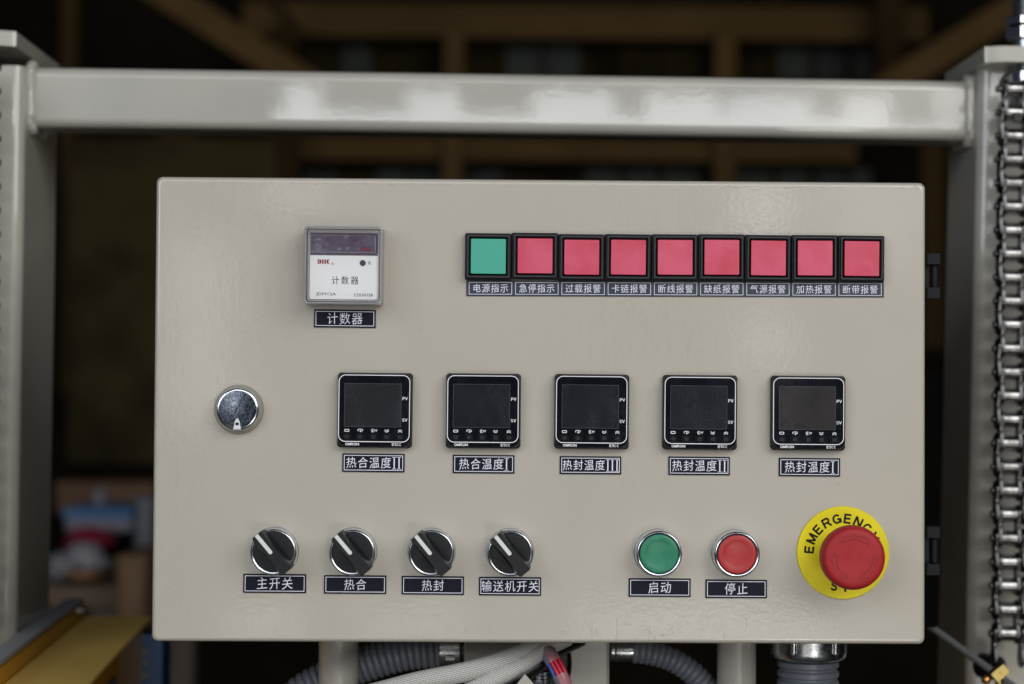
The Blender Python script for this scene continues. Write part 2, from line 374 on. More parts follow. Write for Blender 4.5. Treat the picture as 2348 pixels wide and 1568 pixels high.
# door: folded sheet with soft edges (front face at y = 0)
mb = MB(); mb.rr([(.2495, .1495, .0035, .0185), (.250, .150, .0040, .017), (.250, .150, .0042, .0030), (.2494, .1494, .0040, .0012), (.2482, .1482, .0036, .0003), (.2468, .1468, .003, 0)], n=6, cap0=False)
mb.rr([(.2468, .1468, .003, .0185), (.2480, .1480, .003, .0185)], cap0=True, cap1=False)
door = obj("door", (mb, M['paint']), cab, lc((0, 0, Z0)))
mb = MB(); mb.rr([(.243, .143, .003, .020), (.243, .143, .003, .0255), (.2475, .1475, .003, .026), (.2475, .1475, .003, .20)], cap0=True)
obj("cabinet_body", (mb, M['boxpaint']), cab, lc((0, 0, Z0)))
# paint chips along the door's edge
mb = MB()
for u, v, sx_, sz_ in ((1128, 417, 5, 1.2), (1137, 421, 2, 1), (1305, 419, 2, 1), (1500, 420, 1.5, 1), (2098, 427, 6, 1), (2103, 431, 4, 1), (2114, 425, 3, 1.5), (878, 1468, 4, 1), (905, 1467, 3, .8), (640, 421, 4, 1), (366, 409, 3, 1), (1570, 419, 1.6, .8)):
    c = P(u, v, 0)
    k = [(c.x + sx_*px(0)*.5*math.cos(a)*random.uniform(.6, 1.1), -.0002 if 424 < v < 1462 else .0006, c.z + sz_*px(0)*.6*math.sin(a)*random.uniform(.6, 1.1)) for a in [i*math.pi/4 for i in range(8)]]
    mb.quad([Vector(p) - Vector((0, 0, Z0)) for p in k])
    mb.v[-8:] = [(v_[0], v_[1] - .0003, v_[2]) for v_ in mb.v[-8:]]
obj("paint_chips", (mb, mat("chipped_paint", (.10, .09, .08), .6)), door)
mb = MB()
def mark(pts, t):
    q = [P(u, v, -.0004) - Vector((0, 0, Z0)) for u, v in pts]
    for p_, q_ in zip(q, q[1:]):
        d_ = (q_ - p_).normalized(); n_ = Vector((-d_.z, 0, d_.x)) * t/2
        mb.quad([p_ + n_, q_ + n_, q_ - n_, p_ - n_])
rs = random.Random(3)
for u, v0, v1 in ((1357, 1425, 1472), (1414, 1418, 1471), (1489, 1436, 1468), (1367, 1440, 1456), (1532, 1440, 1449), (1660, 1452, 1466), (1710, 1415, 1440)): mark([(u, v0), (u + rs.uniform(-1, 1), (v0+v1)/2), (u + rs.uniform(-2, 2), v1)], .00028)
for i in range(26):
    u = rs.gauss(1520, 90) if i < 16 else rs.uniform(500, 2000); v = rs.uniform(1415, 1462); a_ = rs.uniform(-1.5, 1.5); l_ = rs.uniform(5, 26); mark([(u, v), (u + l_*math.cos(a_), v + l_*math.sin(a_)*.6)], rs.uniform(.00010, .0003))
for i in range(16):
    u = rs.uniform(380, 2090); v = rs.uniform(440, 1400); a_ = rs.uniform(-3, 3); l_ = rs.uniform(2, 9); mark([(u, v), (u + l_*math.cos(a_), v + l_*math.sin(a_))], rs.uniform(.0002, .0004))
for i in range(60):
    u = rs.choice((rs.uniform(600, 1000), rs.uniform(1500, 2110), rs.uniform(380, 2110))); v = 414 + (u - 360)*.0078 + rs.uniform(2, 6); mark([(u, v), (u + rs.uniform(3, 14), v + rs.uniform(-.6, .6))], rs.uniform(.0001, .0003))
obj("scratch_marks", (mb, veil_mat("faint_grime", (.16, .11, .08), .28)), door)
# ---- hinges on the right side of the door
for v0, v1 in ((581, 685), (1207, 1317)):
    c = P(2124, (v0 + v1)/2, .012); H = (v1 - v0) * px(.012) / 2; W = .0092
    mb = MB()
    for sgn in (1, -1):
        z1 = sgn * H; z0 = sgn * (H - .0072); lo, hi = min(z0, z1), max(z0, z1)
        rg = [[(a + W/2 - .001, b + .004, z) for a, b in rrect(W/2 + .001, .008, .0022, 4)] for z in (lo, lo + .0003, hi - .0003, hi)]
        mb.loft(rg)
    mb.box(-.001, W*.22, .002, .012, -H + .006, H - .006)
    h = obj("hinge", (mb, M['hinge']), cab, lc(c))
    mb = MB(); mb.loft([[(W*.60 + r*math.cos(t*math.pi/10), .002 + r*math.sin(t*math.pi/10), z) for t in range(20)] for r, z in ((.0022, -H + .0073), (.0026, -H + .008), (.0026, H - .008), (.0022, H - .0073))])
    obj("hinge_pin", (mb, M['hinge']), h)

# ---- engraved name plates
def name_plate(u0, u1, v0, v1, s, label, tw=None, rot=-.0035, th=None):
    c = P((u0 + u1)/2, (v0 + v1)/2, -.001); k = px(-.001); hw = (u1 - u0)*k/2; hh = (v1 - v0)*k/2
    rot += random.uniform(-.002, .002)
    mb = MB(); mb.rr([(hw, hh, .0002, .0013), (hw, hh, .0002, .0001), (hw - .0001, hh - .0001, .0002, 0)], n=2)
    o = obj("name_plate", (mb, M['plate']), cab, lc(c), (0, -rot, 0), label)
    mb = MB(); b = .0010; border(mb, -hw + b, hw - b, -hh + b, hh - b, .00042, -.00012); obj("border_line", (mb, M['lilac']), o)
    mb = MB(); cjk_into(mb, s, 0, 0, (tw or (u1 - u0)*.86) * k, (th or 31) * k, -.00016); obj("lettering", (mb, M['lilac']), o)
    return o
name_plate(720, 861, 710, 751, "计数器", "dark plate reading 计数器 below the square digital counter", 84)
for u0, u1, v0, v1, s, tw, wh in ((785, 927, 1040, 1082, "热合温度II", 128, "热合温度II below the leftmost temperature controller"),
                          (1038, 1179, 1043, 1085, "热合温度I", 116, "热合温度I below the second temperature controller"),
                          (1283, 1424, 1046, 1087, "热封温度III", 132, "热封温度III below the middle temperature controller"),
                          (1532, 1673, 1047, 1089, "热封温度II", 128, "热封温度II below the fourth temperature controller"),
                          (1785, 1926, 1050, 1092, "热封温度I", 118, "热封温度I below the rightmost temperature controller"),
                          (558, 701, 1316, 1359, "主开关", 86, "主开关 below the leftmost rotary switch"),
                          (743, 885, 1319, 1361, "热合", 54, "热合 below the second rotary switch"),
                          (921, 1063, 1321, 1363, "热封", 54, "热封 below the third rotary switch"),
                          (1098, 1240, 1323, 1365, "输送机开关", 134, "输送机开关 below the rightmost rotary switch"),
                          (1441, 1583, 1326, 1368, "启动", 56, "启动 below the round green push button"),
                          (1617, 1758, 1329, 1371, "停止", 56, "停止 below the round red push button")):
    name_plate(u0, u1, v0, v1, s, "dark plate reading " + wh, tw)

# ---- long laminate strip below the indicator row
a = P(1069, 643, -.001); b_ = P(2025.7, 646.3, -.001); c = (P(1069, 678, -.001) + P(2025.7, 681.8, -.001) + a + b_)/4; k = px(-.001)
hw = (b_ - a).length/2; hh = 17.6*k; ang = math.atan2(b_.z - a.z, b_.x - a.x)
mb = MB(); mb.rr([(hw, hh, .0002, .0014), (hw, hh, .0002, .0001), (hw - .0001, hh - .0001, .0002, 0)], n=2)
strip = obj("label_strip", (mb, M['strip']), cab, lc(c), (0, -ang, 0), "long slate strip of nine framed captions below the indicator lights")
for i, s in enumerate(("电源指示", "急停指示", "过载报警", "卡链报警", "断线报警", "缺纸报警", "气源报警", "加热报警", "断带报警")):
    x = (1122.2 + 106.35*i - 1547.4) * k
    mb = MB(); border(mb, x - 49.5*k, x + 49.5*k, -14.2*k, 14.2*k, .00034, -.00012)
    cjk_into(mb, s, x, 0, 84*k, 21*k, -.00016, off=0)
    obj("caption", (mb, M['lilac']), strip, label="caption reading " + s)

# ---- square indicator lights
def frame_mesh():
    mb = MB(); mb.rr([(.01505, .01505, .0008, .000), (.01505, .01505, .0008, -.0052), (.0146, .0146, .001, -.0058), (.0139, .0139, .0012, -.0060), (.01375, .01375, .0010, -.0078),
                      (.0136, .0136, .0010, -.0080), (.01275, .01275, .0008, -.0080), (.01265, .01265, .0007, -.0070), (.0123, .0123, .0006, -.0070), (.0123, .0123, .0006, -.0020)], n=3, cap0=True, cap1=True)
    return mb.mesh("indicator_light", M['black'])
def rim_mesh():
    mb = MB(); mb.rr([(.0136, .0136, .0010, -.0077), (.0136, .0136, .0010, -.00815), (.01285, .01285, .0008, -.00815), (.01285, .01285, .0008, -.0077)], n=3, cap0=False, cap1=False)
    return mb.mesh("rim", M['blackrim'])
FM, RM = frame_mesh(), rim_mesh()
def lens_meshes(front, side):
    a = MB(); a.rr([(.0116, .0116, .0006, -.002), (.01155, .01155, .0006, -.0074), (.0112, .0112, .0006, -.0080)], n=3, cap0=False, cap1=False)
    b = MB(); N_ = 6; 
    b.rr([(.0112, .0112, .0006, -.0080), (.0110, .0110, .0006, -.00815)], n=3, cap0=False, cap1=True)
    return a.mesh("lens_skirt", M[side]), b.mesh("lens", M[front])
RL, GL = lens_meshes('red_lens', 'red_side'), lens_meshes('green_lens', 'green_side')
for i in range(9):
    u = 1119.3 + 106.85*i; v = 588 + .55*i + (0, -1.5, 1, .5, .3, -.5, .6, .2, .8)[i]
    if i == 1: v += 0
    c = P(u, v, -.0058); c.y = 0
    txt = ("电源指示", "急停指示", "过载报警", "卡链报警", "断线报警", "缺纸报警", "气源报警", "加热报警", "断带报警")[i]
    o = obj("indicator_light", FM, cab, lc(c), (random.uniform(-.004, .004), random.uniform(-.006, .006) + .004, random.uniform(-.004, .004)),
            ("square green" if i == 0 else "square red") + " indicator light above the caption " + txt)
    obj("rim", RM, o)
    for nm, me in zip(("lens_skirt", "lens"), GL if i == 0 else RL): obj(nm, me, o)

# ---- digital counter under a clear cover
cc = P(786.3, 608, -.022); cc.y = 0; k = px(-.020)
def cl(u, v, y=-.018): p = P(u, v, y); return p.x - cc.x, p.z - cc.z
mb = MB(); mb.rr([(.0247, .0247, .0015, 0), (.0247, .0247, .0015, -.003), (.0232, .0232, .001, -.0034), (.0228, .0228, .001, -.0165)], n=4)
cnt = obj("counter", (mb, M['counterbody']), cab, lc(cc), (0, .004, 0), "square digital counter in a clear cover, white face, dark red display")
# cover: a clear open box with thick rim
mb = MB(); mb.rr([(.0250, .0250, .0022, -.0032), (.0250, .0250, .0022, -.0205), (.0246, .0246, .002, -.0218)], n=5, cap0=False, cap1=False)
mb.rr([(.0244, .0244, .002, -.0222), (.0240, .0240, .002, -.0224)], n=5, cap0=False, cap1=True)
obj("cover", (mb, M['clear']), cnt)
mb = MB()
for lv in ([(.0251, .0251, .0023, -.0034), (.0253, .0253, .0023, -.0026), (.0251, .0251, .0023, -.0018)],
           [(.0250, .0250, .0022, -.0206), (.0248, .0248, .0022, -.0221), (.0242, .0242, .002, -.0226), (.0236, .0236, .002, -.0224)],
           [(.0229, .0229, .0018, -.0200), (.0226, .0226, .0018, -.0212), (.0222, .0222, .0018, -.0208)]):
    mb.rr(lv, n=5, cap0=False, cap1=False)
obj("cover_rim", (mb, M['cleardge']), cnt)
x0, z1 = cl(710.3, 585.4); x1, z0 = cl(866.2, 687)
mb = MB(); mb.rr([((x1-x0)/2, (z1-z0)/2, .0003, -.0164), ((x1-x0)/2, (z1-z0)/2, .0003, -.018)], n=2, cx=(x0+x1)/2, cz=(z0+z1)/2)
obj("face_plate", (mb, M['card']), cnt)
x0b, z3 = cl(711.5, 533.4); x1b, z2 = cl(865.5, 584.6)
mb = MB(); W_, H_ = (x1b-x0b)/2, (z3-z2)/2
mb.rr([(W_, H_, .0003, -.0164), (W_, H_, .0003, -.0176), (W_-.0006, H_-.0006, .0003, -.0178), (W_-.0010, H_-.0010, .0008, -.0172), (W_-.002, H_-.002, .002, -.0170)], n=3, cx=(x0b+x1b)/2, cz=(z2+z3)/2)
obj("display_window", (mb, M['purple']), cnt)
mb = MB(); xr, zr = cl(839, 571); mb.rr([(.0035, .0011, .0009, -.0170), (.0035, .0011, .0009, -.01725)], n=3, cx=xr, cz=zr); obj("display_digit", (mb, M['redglow']), cnt)
mb = MB()
def heavy(mb, x, z, w, h, y, what):        # squat stencil capitals of the maker's mark
    g = w*.14
    def bar(a, b, c_, d): mb.quad([(x + a*w, y, z + c_*h), (x + b*w, y, z + c_*h), (x + b*w, y, z + d*h), (x + a*w, y, z + d*h)])
    if what == 'D':
        bar(0, .32, 0, 1); n = 10
        pts = [(x + w*(.46 + .50*math.cos(t)), y, z + h*(.5 + .5*math.sin(t))) for t in [-math.pi/2 + math.pi*i/n for i in range(n+1)]]; mb.quad(pts)
    if what == 'H': bar(0, .36, 0, 1); bar(.62, .98, 0, 1); bar(.36, .62, .42, .56)
    if what == 'C':
        n = 10; out = [(x + w*(.5 + .5*math.cos(t)), y, z + h*(.5 + .5*math.sin(t))) for t in [math.radians(50) + math.radians(260)*i/n for i in range(n+1)]]
        inn = [(x + w*(.72 + .22*math.cos(t)), y, z + h*(.5 + .34*math.sin(t))) for t in [math.radians(50) + math.radians(260)*i/n for i in range(n+1)]]
        for i in range(n): mb.quad([out[i], out[i+1], inn[i+1], inn[i]])
xa, za = cl(728.2, 605.2); xb, zb = cl(758, 594.6); lw = (xb - xa)/3
for i, ch in enumerate("DHC"): heavy(mb, xa + i*lw, za, lw*.9, zb - za, -.0182, ch)
obj("maker_mark", (mb, M['redink']), cnt)
mb = MB(); xx, zz = cl(762.6, 605); mb.lathe([(.00085, -.0182), (.00068, -.0182)], 20, False, False, xx, zz); text_into(mb, "R", xx, zz, h=.0008, y=-.0182); obj("registered_mark", (mb, M['redink']), cnt)
mb = MB(); xx, zz = cl(847.5, 603); text_into(mb, "R", xx, zz, h=7.4*k, w=5*k, y=-.0182)
xx, zz = cl(791, 643); cjk_into(mb, "计数器", xx, zz, 66*k, 18.5*k, -.0182, off=0, slant=0)
xx, zz = cl(833.8, 676.4); text_into(mb, "COUNTER", xx, zz, w=44*k, h=6.6*k, y=-.0182)
xx, zz = cl(747.5, 675); text_into(mb, "JDM12A", xx, zz, w=46*k, h=8.8*k, y=-.0182)
obj("lettering", (mb, M['greyink']), cnt)
xx, zz = cl(831.3, 603); mb = MB(); mb.lathe([(.0019, -.0178), (.0019, -.0186), (.0016, -.0189)], 24, False, True, xx, zz); obj("reset_button", (mb, mat("slate_rubber", (.035, .05, .085), .5)), cnt)

def stroke(mb, pts, t, y):
    for (ax, az), (bx, bz) in zip(pts, pts[1:]):
        d = Vector((bx - ax, bz - az)); n_ = Vector((-d.y, d.x)).normalized() * t/2
        mb.quad([(ax + n_.x, y, az + n_.y), (bx + n_.x, y, bz + n_.y), (bx - n_.x, y, bz - n_.y), (ax - n_.x, y, az - n_.y)])
def arc_(cx, cz, rx, rz, a0, a1, n=10): return [(cx + rx*math.cos(math.radians(a0 + (a1-a0)*i/n)), cz + rz*math.sin(math.radians(a0 + (a1-a0)*i/n))) for i in range(n+1)]
LET = {'E': [[(-.42, -.5), (-.42, .5)], [(-.42, .42), (.45, .42)], [(-.42, .02), (.38, .02)], [(-.42, -.42), (.48, -.42)]],
       'M': [[(-.42, -.5), (-.42, .5)], [(.42, -.5), (.42, .5)], [(-.40, .44), (0, -.42)], [(.40, .44), (0, -.42)]],
       'R': [[(-.42, -.5), (-.42, .5)], [(-.42, .42), (.15, .42)] + arc_(.15, .20, .24, .22, 90, -90) + [(-.42, -.02)], [(.10, -.02), (.44, -.5)]],
       'G': [arc_(0, 0, .42, .42, 45, 350), [(.42, -.45), (.42, -.02)], [(.05, -.04), (.48, -.04)]],
       'N': [[(-.42, -.5), (-.42, .5)], [(.42, -.5), (.42, .5)], [(-.40, .46), (.40, -.46)]],
       'C': [arc_(0, 0, .42, .42, 45, 315)], 'Y': [[(-.46, .5), (0, -.02)], [(.46, .5), (0, -.02)], [(0, 0), (0, -.5)]],
       'S': [arc_(.0, .21, .38, .21, 20, 270) + arc_(0, -.21, .38, .21, 90, -160)], 'T': [[(-.46, .42), (.46, .42)], [(0, .42), (0, -.5)]],
       'O': [arc_(0, 0, .42, .42, 0, 360, 18)], 'P': [[(-.42, -.5), (-.42, .5)], [(-.42, .42), (.15, .42)] + arc_(.15, .19, .24, .23, 90, -90) + [(-.42, -.04)]],
       'V': [[(-.46, .5), (0, -.46)], [(.46, .5), (0, -.46)]], '5': [[(.40, .42), (-.34, .42)], [(-.34, .42), (-.38, .05)] + arc_(0, -.14, .40, .30, 140, -140)]}
def stroke_text(mb, s, cx, cz, w, h, t, y, gap=.18):
    n = len(s); cw = w / (n + gap*(n - 1))
    for i, ch in enumerate(s):
        x0_ = cx - w/2 + cw*(.5 + i*(1 + gap))
        for k_, ln in enumerate(LET[ch]): stroke(mb, [(x0_ + x*cw, cz + z*h) for x, z in ln], t, y - .000008*k_)
# ---- temperature controllers
def controller_mesh():
    mb = MB(); mb.rr([(.0241, .0241, .0022, 0), (.0241, .0241, .0022, -.0040), (.0238, .0238, .0022, -.0050), (.0234, .0234, .0045, -.0056)], n=5, cap0=False)
    return mb.mesh("temperature_controller", M['black'])
CM = controller_mesh()
mb = MB(); mb.rr([(.0236, .0236, .0055, -.0054), (.0236, .0236, .0055, -.0072), (.0232, .0232, .0053, -.0078), (.0230, .0230, .0053, -.0080)], n=6, cap0=False); FACIA = mb.mesh("facia", M['glossblack'])
Y1 = -.00812
mb = MB(); lx, lz, LWx, LWz = -.00035, .0012, .02295, .0216
o1 = [(lx + a, Y1, lz + b) for a, b in rrect(LWx, LWz, .0046, 8)]; o2 = [(lx + a, Y1, lz + b) for a, b in rrect(LWx - .00050, LWz - .00050, .0041, 8)]
mb.loft([o1, o2], False, False); LINE = mb.mesh("white_outline", M['white'])
mb = MB(); mb.rr([(.01825, .01385, .0004, -.0079), (.01825, .01385, .0004, -.0081)], n=2, cap0=False, cx=-.00115, cz=.00325); SCR = mb.mesh("screen", M['screen']); SCR_A = mb.mesh("screen", M['screen_pale']); SCR_B = mb.mesh("screen", M['screen_warm'])
mb = MB(); border(mb, -.0195, .0170, -.0107, .0172, .00016, -.00816); SCE = mb.mesh("screen_edge", M['screenedge'])
mb = MB(); stroke_text(mb, "PV", .0194, .0077, .0032, .0020, .00036, Y1); stroke_text(mb, "SV", .0193, -.0061, .0033, .0020, .00034, Y1)
stroke_text(mb, "OMRON", -.0142, -.0218, .0087, .0016, .00038, Y1); stroke_text(mb, "E5CC", .0144, -.0218, .0061, .0017, .00032, Y1)
text_into(mb, "PF", .0009, -.01305, w=.0018, h=.0014, y=Y1, off=.012)
ic = -.01305
o1 = [(-.0177 + a, Y1, ic + b) for a, b in rrect(.00155, .00085, .0005, 3)]; o2 = [(-.0177 + a, Y1, ic + b) for a, b in rrect(.00112, .00045, .0003, 3)]; mb.loft([o1, o2], False, False)
arc = [(-.0100 + .0007*math.cos(t), ic + .0002 + .0006*math.sin(t)) for t in [math.radians(250 - 160*i/6) for i in range(7)]]
arc += [(-.0082 + .0007*math.cos(t), ic + .0002 + .0006*math.sin(t)) for t in [math.radians(90 - 160*i/6) for i in range(7)]]
stroke(mb, arc, .0004, Y1); stroke(mb, [(-.0080, ic - .0004), (-.0092, ic - .0004)], .0004, Y1); stroke(mb, [(-.0086, ic + .0003), (-.0094, ic - .0004), (-.0086, ic - .0010)], .0004, Y1)
for dx in (-.0020, -.0012): stroke(mb, [(dx + .0006, ic + .0011), (dx, ic), (dx + .0006, ic - .0011)], .0004, Y1)
for dz in (.0002, -.0007): stroke(mb, [(.0079 - .0013, ic + dz + .0005), (.0079, ic + dz - .0002), (.0079 + .0013, ic + dz + .0005)], .0004, Y1)
for dz in (.0005, -.0004): stroke(mb, [(.0164 - .0013, ic + dz - .0005), (.0164, ic + dz + .0002), (.0164 + .0013, ic + dz - .0005)], .0004, Y1)
CL = mb.mesh("lettering", M['white'])
mb = MB(); mb.rr([(.0026, .0021, .0011, -.0076), (.0026, .0021, .0011, -.0083), (.0024, .0019, .001, -.0083), (.0024, .0019, .001, -.0076)], n=4, cap0=False, cap1=False)
mb.rr([(.0019, .00155, .0008, -.0078), (.0019, .00155, .0008, -.0086), (.0016, .0012, .0007, -.0092), (.0010, .0005, .0004, -.0093)], n=4, cap0=False); KEY = mb.mesh("key", M['knob'])
for i, (u, v) in enumerate(((859, 940.5), (1108, 942), (1357, 943.5), (1605.5, 945.5), (1854, 947))):
    c = P(u, v, -.007); c.y = 0
    o = obj("temperature_controller", CM, cab, lc(c), (0, .0035 + random.uniform(-.002, .002), 0),
            "square black temperature controller above the plate reading " + ("热合温度II", "热合温度I", "热封温度III", "热封温度II", "热封温度I")[i])
    if i: pass
    f = obj("facia", FACIA, o)
    f.rotation_euler = [(.004, 0, -.006), (0, 0, 0), (0, 0, .002), (0, 0, -.001), (.003, 0, .004)][i]
    obj("screen", SCR_A if i == 0 else SCR_B if i == 4 else SCR, o, rot=f.rotation_euler); obj("screen_edge", SCE, o); obj("white_outline", LINE, o); obj("lettering", CL, o)
    for x in (-.0177, -.0092, -.0007, .0079, .0164): obj("key", KEY, o, (x, 0, -.0171))
# tuck the screens and print on the facia's own tilt
for o in cab.children_recursive:
    if o.name.split('.')[0] in ("facia", "screen"): o.rotation_euler = (0, 0, 0)

# ---- cam lock
c = P(547.3, 938.7, -.002); c.y = 0
mb = MB(); mb.lathe([(.0158, 0), (.0158, -.0018), (.0154, -.0024), (.0140, -.0025)], 64, False, True)
lock = obj("cam_lock", (mb, M['ring']), cab, lc(c), label="round chrome cam lock with a scratched face and keyhole cover")
c2 = P(544.2, 938.4, -.009); d = (c2.x - c.x, 0, c2.z - c.z)
mb = MB(); mb.lathe([(.0136, -.0024), (.0139, -.0055), (.0139, -.0076), (.0137, -.0082), (.0132, -.0088), (.0127, -.00905), (.0121, -.0092)], 72, False, False); obj("chrome_rim", (mb, M['bright']), lock, (d[0], 0, d[2]))
mb = MB(); mb.lathe([(.0122, -.0091), (.012, -.0093), (.006, -.0095), (.001, -.0095)], 72, False, True); obj("lock_face", (mb, M['lockface']), lock, (d[0], 0, d[2]))
mb = MB(); pro = [(-.0026, -.0129), (.0026, -.0129), (.0021, -.0105), (.0016, -.0078), (.0008, -.0062), (0, -.0057), (-.0008, -.0062), (-.0016, -.0078), (-.0021, -.0105)]
mb.loft([[(x, -.0094, z) for x, z in pro], [(x*.95, -.0101, z*.98 - .0002) for x, z in pro]], False, True); obj("keyhole_cover", (mb, mat("bright_cast_metal", (.80, .82, .82), .35, .3)), lock, (d[0], 0, d[2]))
mb = MB(); mb.rr([(.0011, .0009, .0004, -.01011), (.0011, .0009, .0004, -.01014)], n=2, cz=-.0093, cap0=False); obj("keyhole", (mb, M['ink']), lock, (d[0], 0, d[2]))
mb = MB(); c_ = [(.0026, .0080), (.0022, .0056), (.0014, .0030), (0, .0005), (-.0016, -.0018), (-.0026, -.0026)]
stroke(mb, c_, .00026, -.00972); stroke(mb, [(-.0062, .0026), (-.0035, .0012), (-.0010, -.0004)], .00012, -.00972)
rl = random.Random(11)
for i in range(420):  # tiny bright strokes: scratches, and white sparkle painted in with them
    rr2 = .0118*math.sqrt(rl.random()); a_ = rl.uniform(0, 6.28); x_, z_ = rr2*math.cos(a_), rr2*math.sin(a_)
    if z_ < -.0050 and abs(x_) < .003: continue
    b_2 = rl.uniform(0, 3.14); l_ = rl.choice((.0004, .0007, .0012, .002))*rl.uniform(.6, 1.2)
    stroke(mb, [(x_, z_), (x_ + l_*math.cos(b_2)*.5, z_ + l_*math.sin(b_2)*.5 + .0001), (x_ + l_*math.cos(b_2), z_ + l_*math.sin(b_2))], rl.uniform(.00005, .00012), -.00970); obj("scratch", (mb, mat("bright_scratches_and_sparkle", (.62, .66, .74), .5)), lock, (d[0], 0, d[2]))

# ---- bezel shared by rotary switches and push buttons
def bezel_prof(): return [(.0156, 0), (.0156, -.0008), (.0151, -.0015), (.0149, -.0100), (.0148, -.0108), (.0144, -.0114), (.0137, -.0117), (.0130, -.0114), (.0128, -.0100), (.0128, -.006)]
mb = MB(); mb.lathe(bezel_prof(), 72, False, True); BZ = mb.mesh("bezel", M['chrome'])
def handle_mesh():
    mb = MB(); rings = []
    def outline(L, we, wm, rnd, n=14):
        pts = []
        for sgn in (1, -1):
            for i in range(n + 1):
                s_ = -1 + 2*i/n; a_ = s_ * L * sgn * -1
                t = abs(s_); wdt = wm + (we - wm) * t**2
                if t > .84: wdt *= 1 - 1.5 * rnd * ((t - .84)/.16)**2.2
                pts.append((a_, sgn * wdt))
        return pts
    for L, we, wm, y, rnd in ((.0142, .0061, .0054, -.0112, .1), (.0150, .0058, .0048, -.0125, .12), (.0153, .0050, .0042, -.0180, .15), (.0152, .0043, .0036, -.0218, .2), (.0149, .0040, .0033, -.0224, .25)):
        rings.append([(a_, y, w_) for a_, w_ in outline(L, we, wm, rnd)])
    mb.loft(rings, True, True); return mb.mesh("handle", M['knob'], 30)
HM = handle_mesh()
mb = MB(); mb.lathe([(.0129, -.006), (.0129, -.0112), (.0125, -.0119), (.0118, -.0121), (.008, -.0116), (.002, -.0113)], 64, False, True); KD = mb.mesh("knob_disc", M['knob'])
mb = MB(); pr = [(.0010 - .0012*math.sin(t), .00125*math.cos(t)) for t in [math.pi*i/8 for i in range(9)]]; pr = [(a_, b) for a_, b in pr] + [(.01485, -.00125), (.01485, .00125)]
mb.loft([[(a_, -.0222, b) for a_, b in pr], [(a_, -.02262, b) for a_, b in pr]], False, True)
mb.loft([[(.0148, -.0226, -.00125), (.0148, -.0226, .00125)], [(.0156, -.0188, .00125), (.0156, -.0188, -.00125)]][:1] * 1 + [[(.01505, -.0226, -.00125), (.01505, -.0226, .00125)]], False, False, closed=False)
mb.quad([(.0151, -.0225, -.00125), (.0151, -.0225, .00125), (.01555, -.0185, .00125), (.01555, -.0185, -.00125)])
PT = mb.mesh("pointer_line", mat("ivory_pointer", (.72, .73, .70), .45))
for i, (u, v, ang) in enumerate(((626.3, 1265.6, 130), (807.2, 1266.9, 130.5), (988.5, 1267.6, 129.5), (1169.6, 1268.4, 129.5))):
    c = P(u, v, -.0115); c.y = 0
    o = obj("rotary_switch", BZ, cab, lc(c), (0, random.uniform(-1, 1), 0), "black rotary switch in a chrome ring above the plate reading " + ("主开关", "热合", "热封", "输送机开关")[i])
    r = o.rotation_euler.y
    obj("knob_disc", KD, o)
    h = obj("knob_handle", HM, o, rot=(0, -math.radians(ang) - r, 0)); obj("pointer_line", PT, o, rot=(0, -math.radians(ang) - r, 0))
mb = MB(); mb.lathe([(.0126, -.006), (.0126, -.0108), (.0125, -.0114), (.0118, -.0120), (.0105, -.0121), (.009, -.0117), (.007, -.0112), (.003, -.0109), (.0008, -.0108)], 72, False, True)
for u, v, m_, s, cn in ((1511, 1269.6, 'green_cap', "启动", "green"), (1689.7, 1271, 'red_cap', "停止", "red")):
    c = P(u, v, -.0115); c.y = 0
    o = obj("push_button", BZ, cab, lc(c), (0, random.uniform(-1, 1), 0), "round %s push button in a chrome ring above the plate reading %s" % (cn, s))
    g = MB(); g.lathe([(.0131, -.010), (.0131, -.01155), (.0124, -.01155)], 64, False, False); obj("seal_ring", (g, M['ink']), o)
    b2 = MB(); b2.v = list(mb.v); b2.f = list(mb.f); obj("button_cap", (b2, M[m_]), o)

# ---- emergency stop
c = P(1932.3, 1267, -.001); c.y = 0
mb = MB(); mb.lathe([(.0300, 0), (.0300, -.0010), (.0297, -.0014), (.0120, -.0014)], 96, False, True)
es = obj("emergency_stop", (mb, M['yellow']), cab, lc(c), label="red mushroom emergency stop button on a yellow disc")
mb = MB(); R0 = .0222
def ring_text(s, a0, step, flip=False):
    for i, ch in enumerate(s):
        a = math.radians(a0 + (i*step if flip else -i*step)); w_ = {'M': .0058, 'G': .0055, 'C': .0054, 'N': .0050, 'R': .0050, 'O': .0056, 'Y': .0052}.get(ch, .0044); h_ = .0061
        rt = (a + math.pi/2) if flip else (a - math.pi/2); c_, s_ = math.cos(rt), math.sin(rt)
        for k_, ln in enumerate(LET[ch]):
            pts_ = [(R0*math.cos(a) + x*w_*c_ - z*h_*s_, R0*math.sin(a) + x*w_*s_ + z*h_*c_) for x, z in ln]
            stroke(mb, pts_, .00125, -.0016 - .00002*k_)
ring_text("EMERGENCY", 174.5, 18.4); ring_text("STOP", 255, 18.4, True)
obj("lettering", (mb, M['ink']), es)
mb = MB(); mb.lathe([(.0150, -.0013), (.0150, -.0060), (.0142, -.0075), (.0125, -.0080), (.0115, -.0120), (.0112, -.024)], 64, False, False); obj("collar", (mb, M['green_neck']), es)
mb = MB(); NK = 200
def kn(i, r): return 1 if r < .0194 else (1.0 + (.012 if i % 2 == 0 else -.008))
mb.lathe([(.0110, -.020), (.0150, -.0205), (.0188, -.0225), (.0200, -.0250), (.0202, -.0275), (.0202, -.0325), (.0199, -.0345), (.0190, -.0364), (.0175, -.0375), (.0150, -.0380), (.011, -.0379), (.006, -.0374), (.0015, -.0371)], NK, True, True, wob=kn)
cap_c = P(1958.3, 1280.8, -.036); dz = (cap_c.x - c.x, 0, cap_c.z - c.z)
cp = obj("mushroom_cap", (mb, M['estop']), es, (dz[0]*.6, 0, dz[2]*.6))
mb = MB()
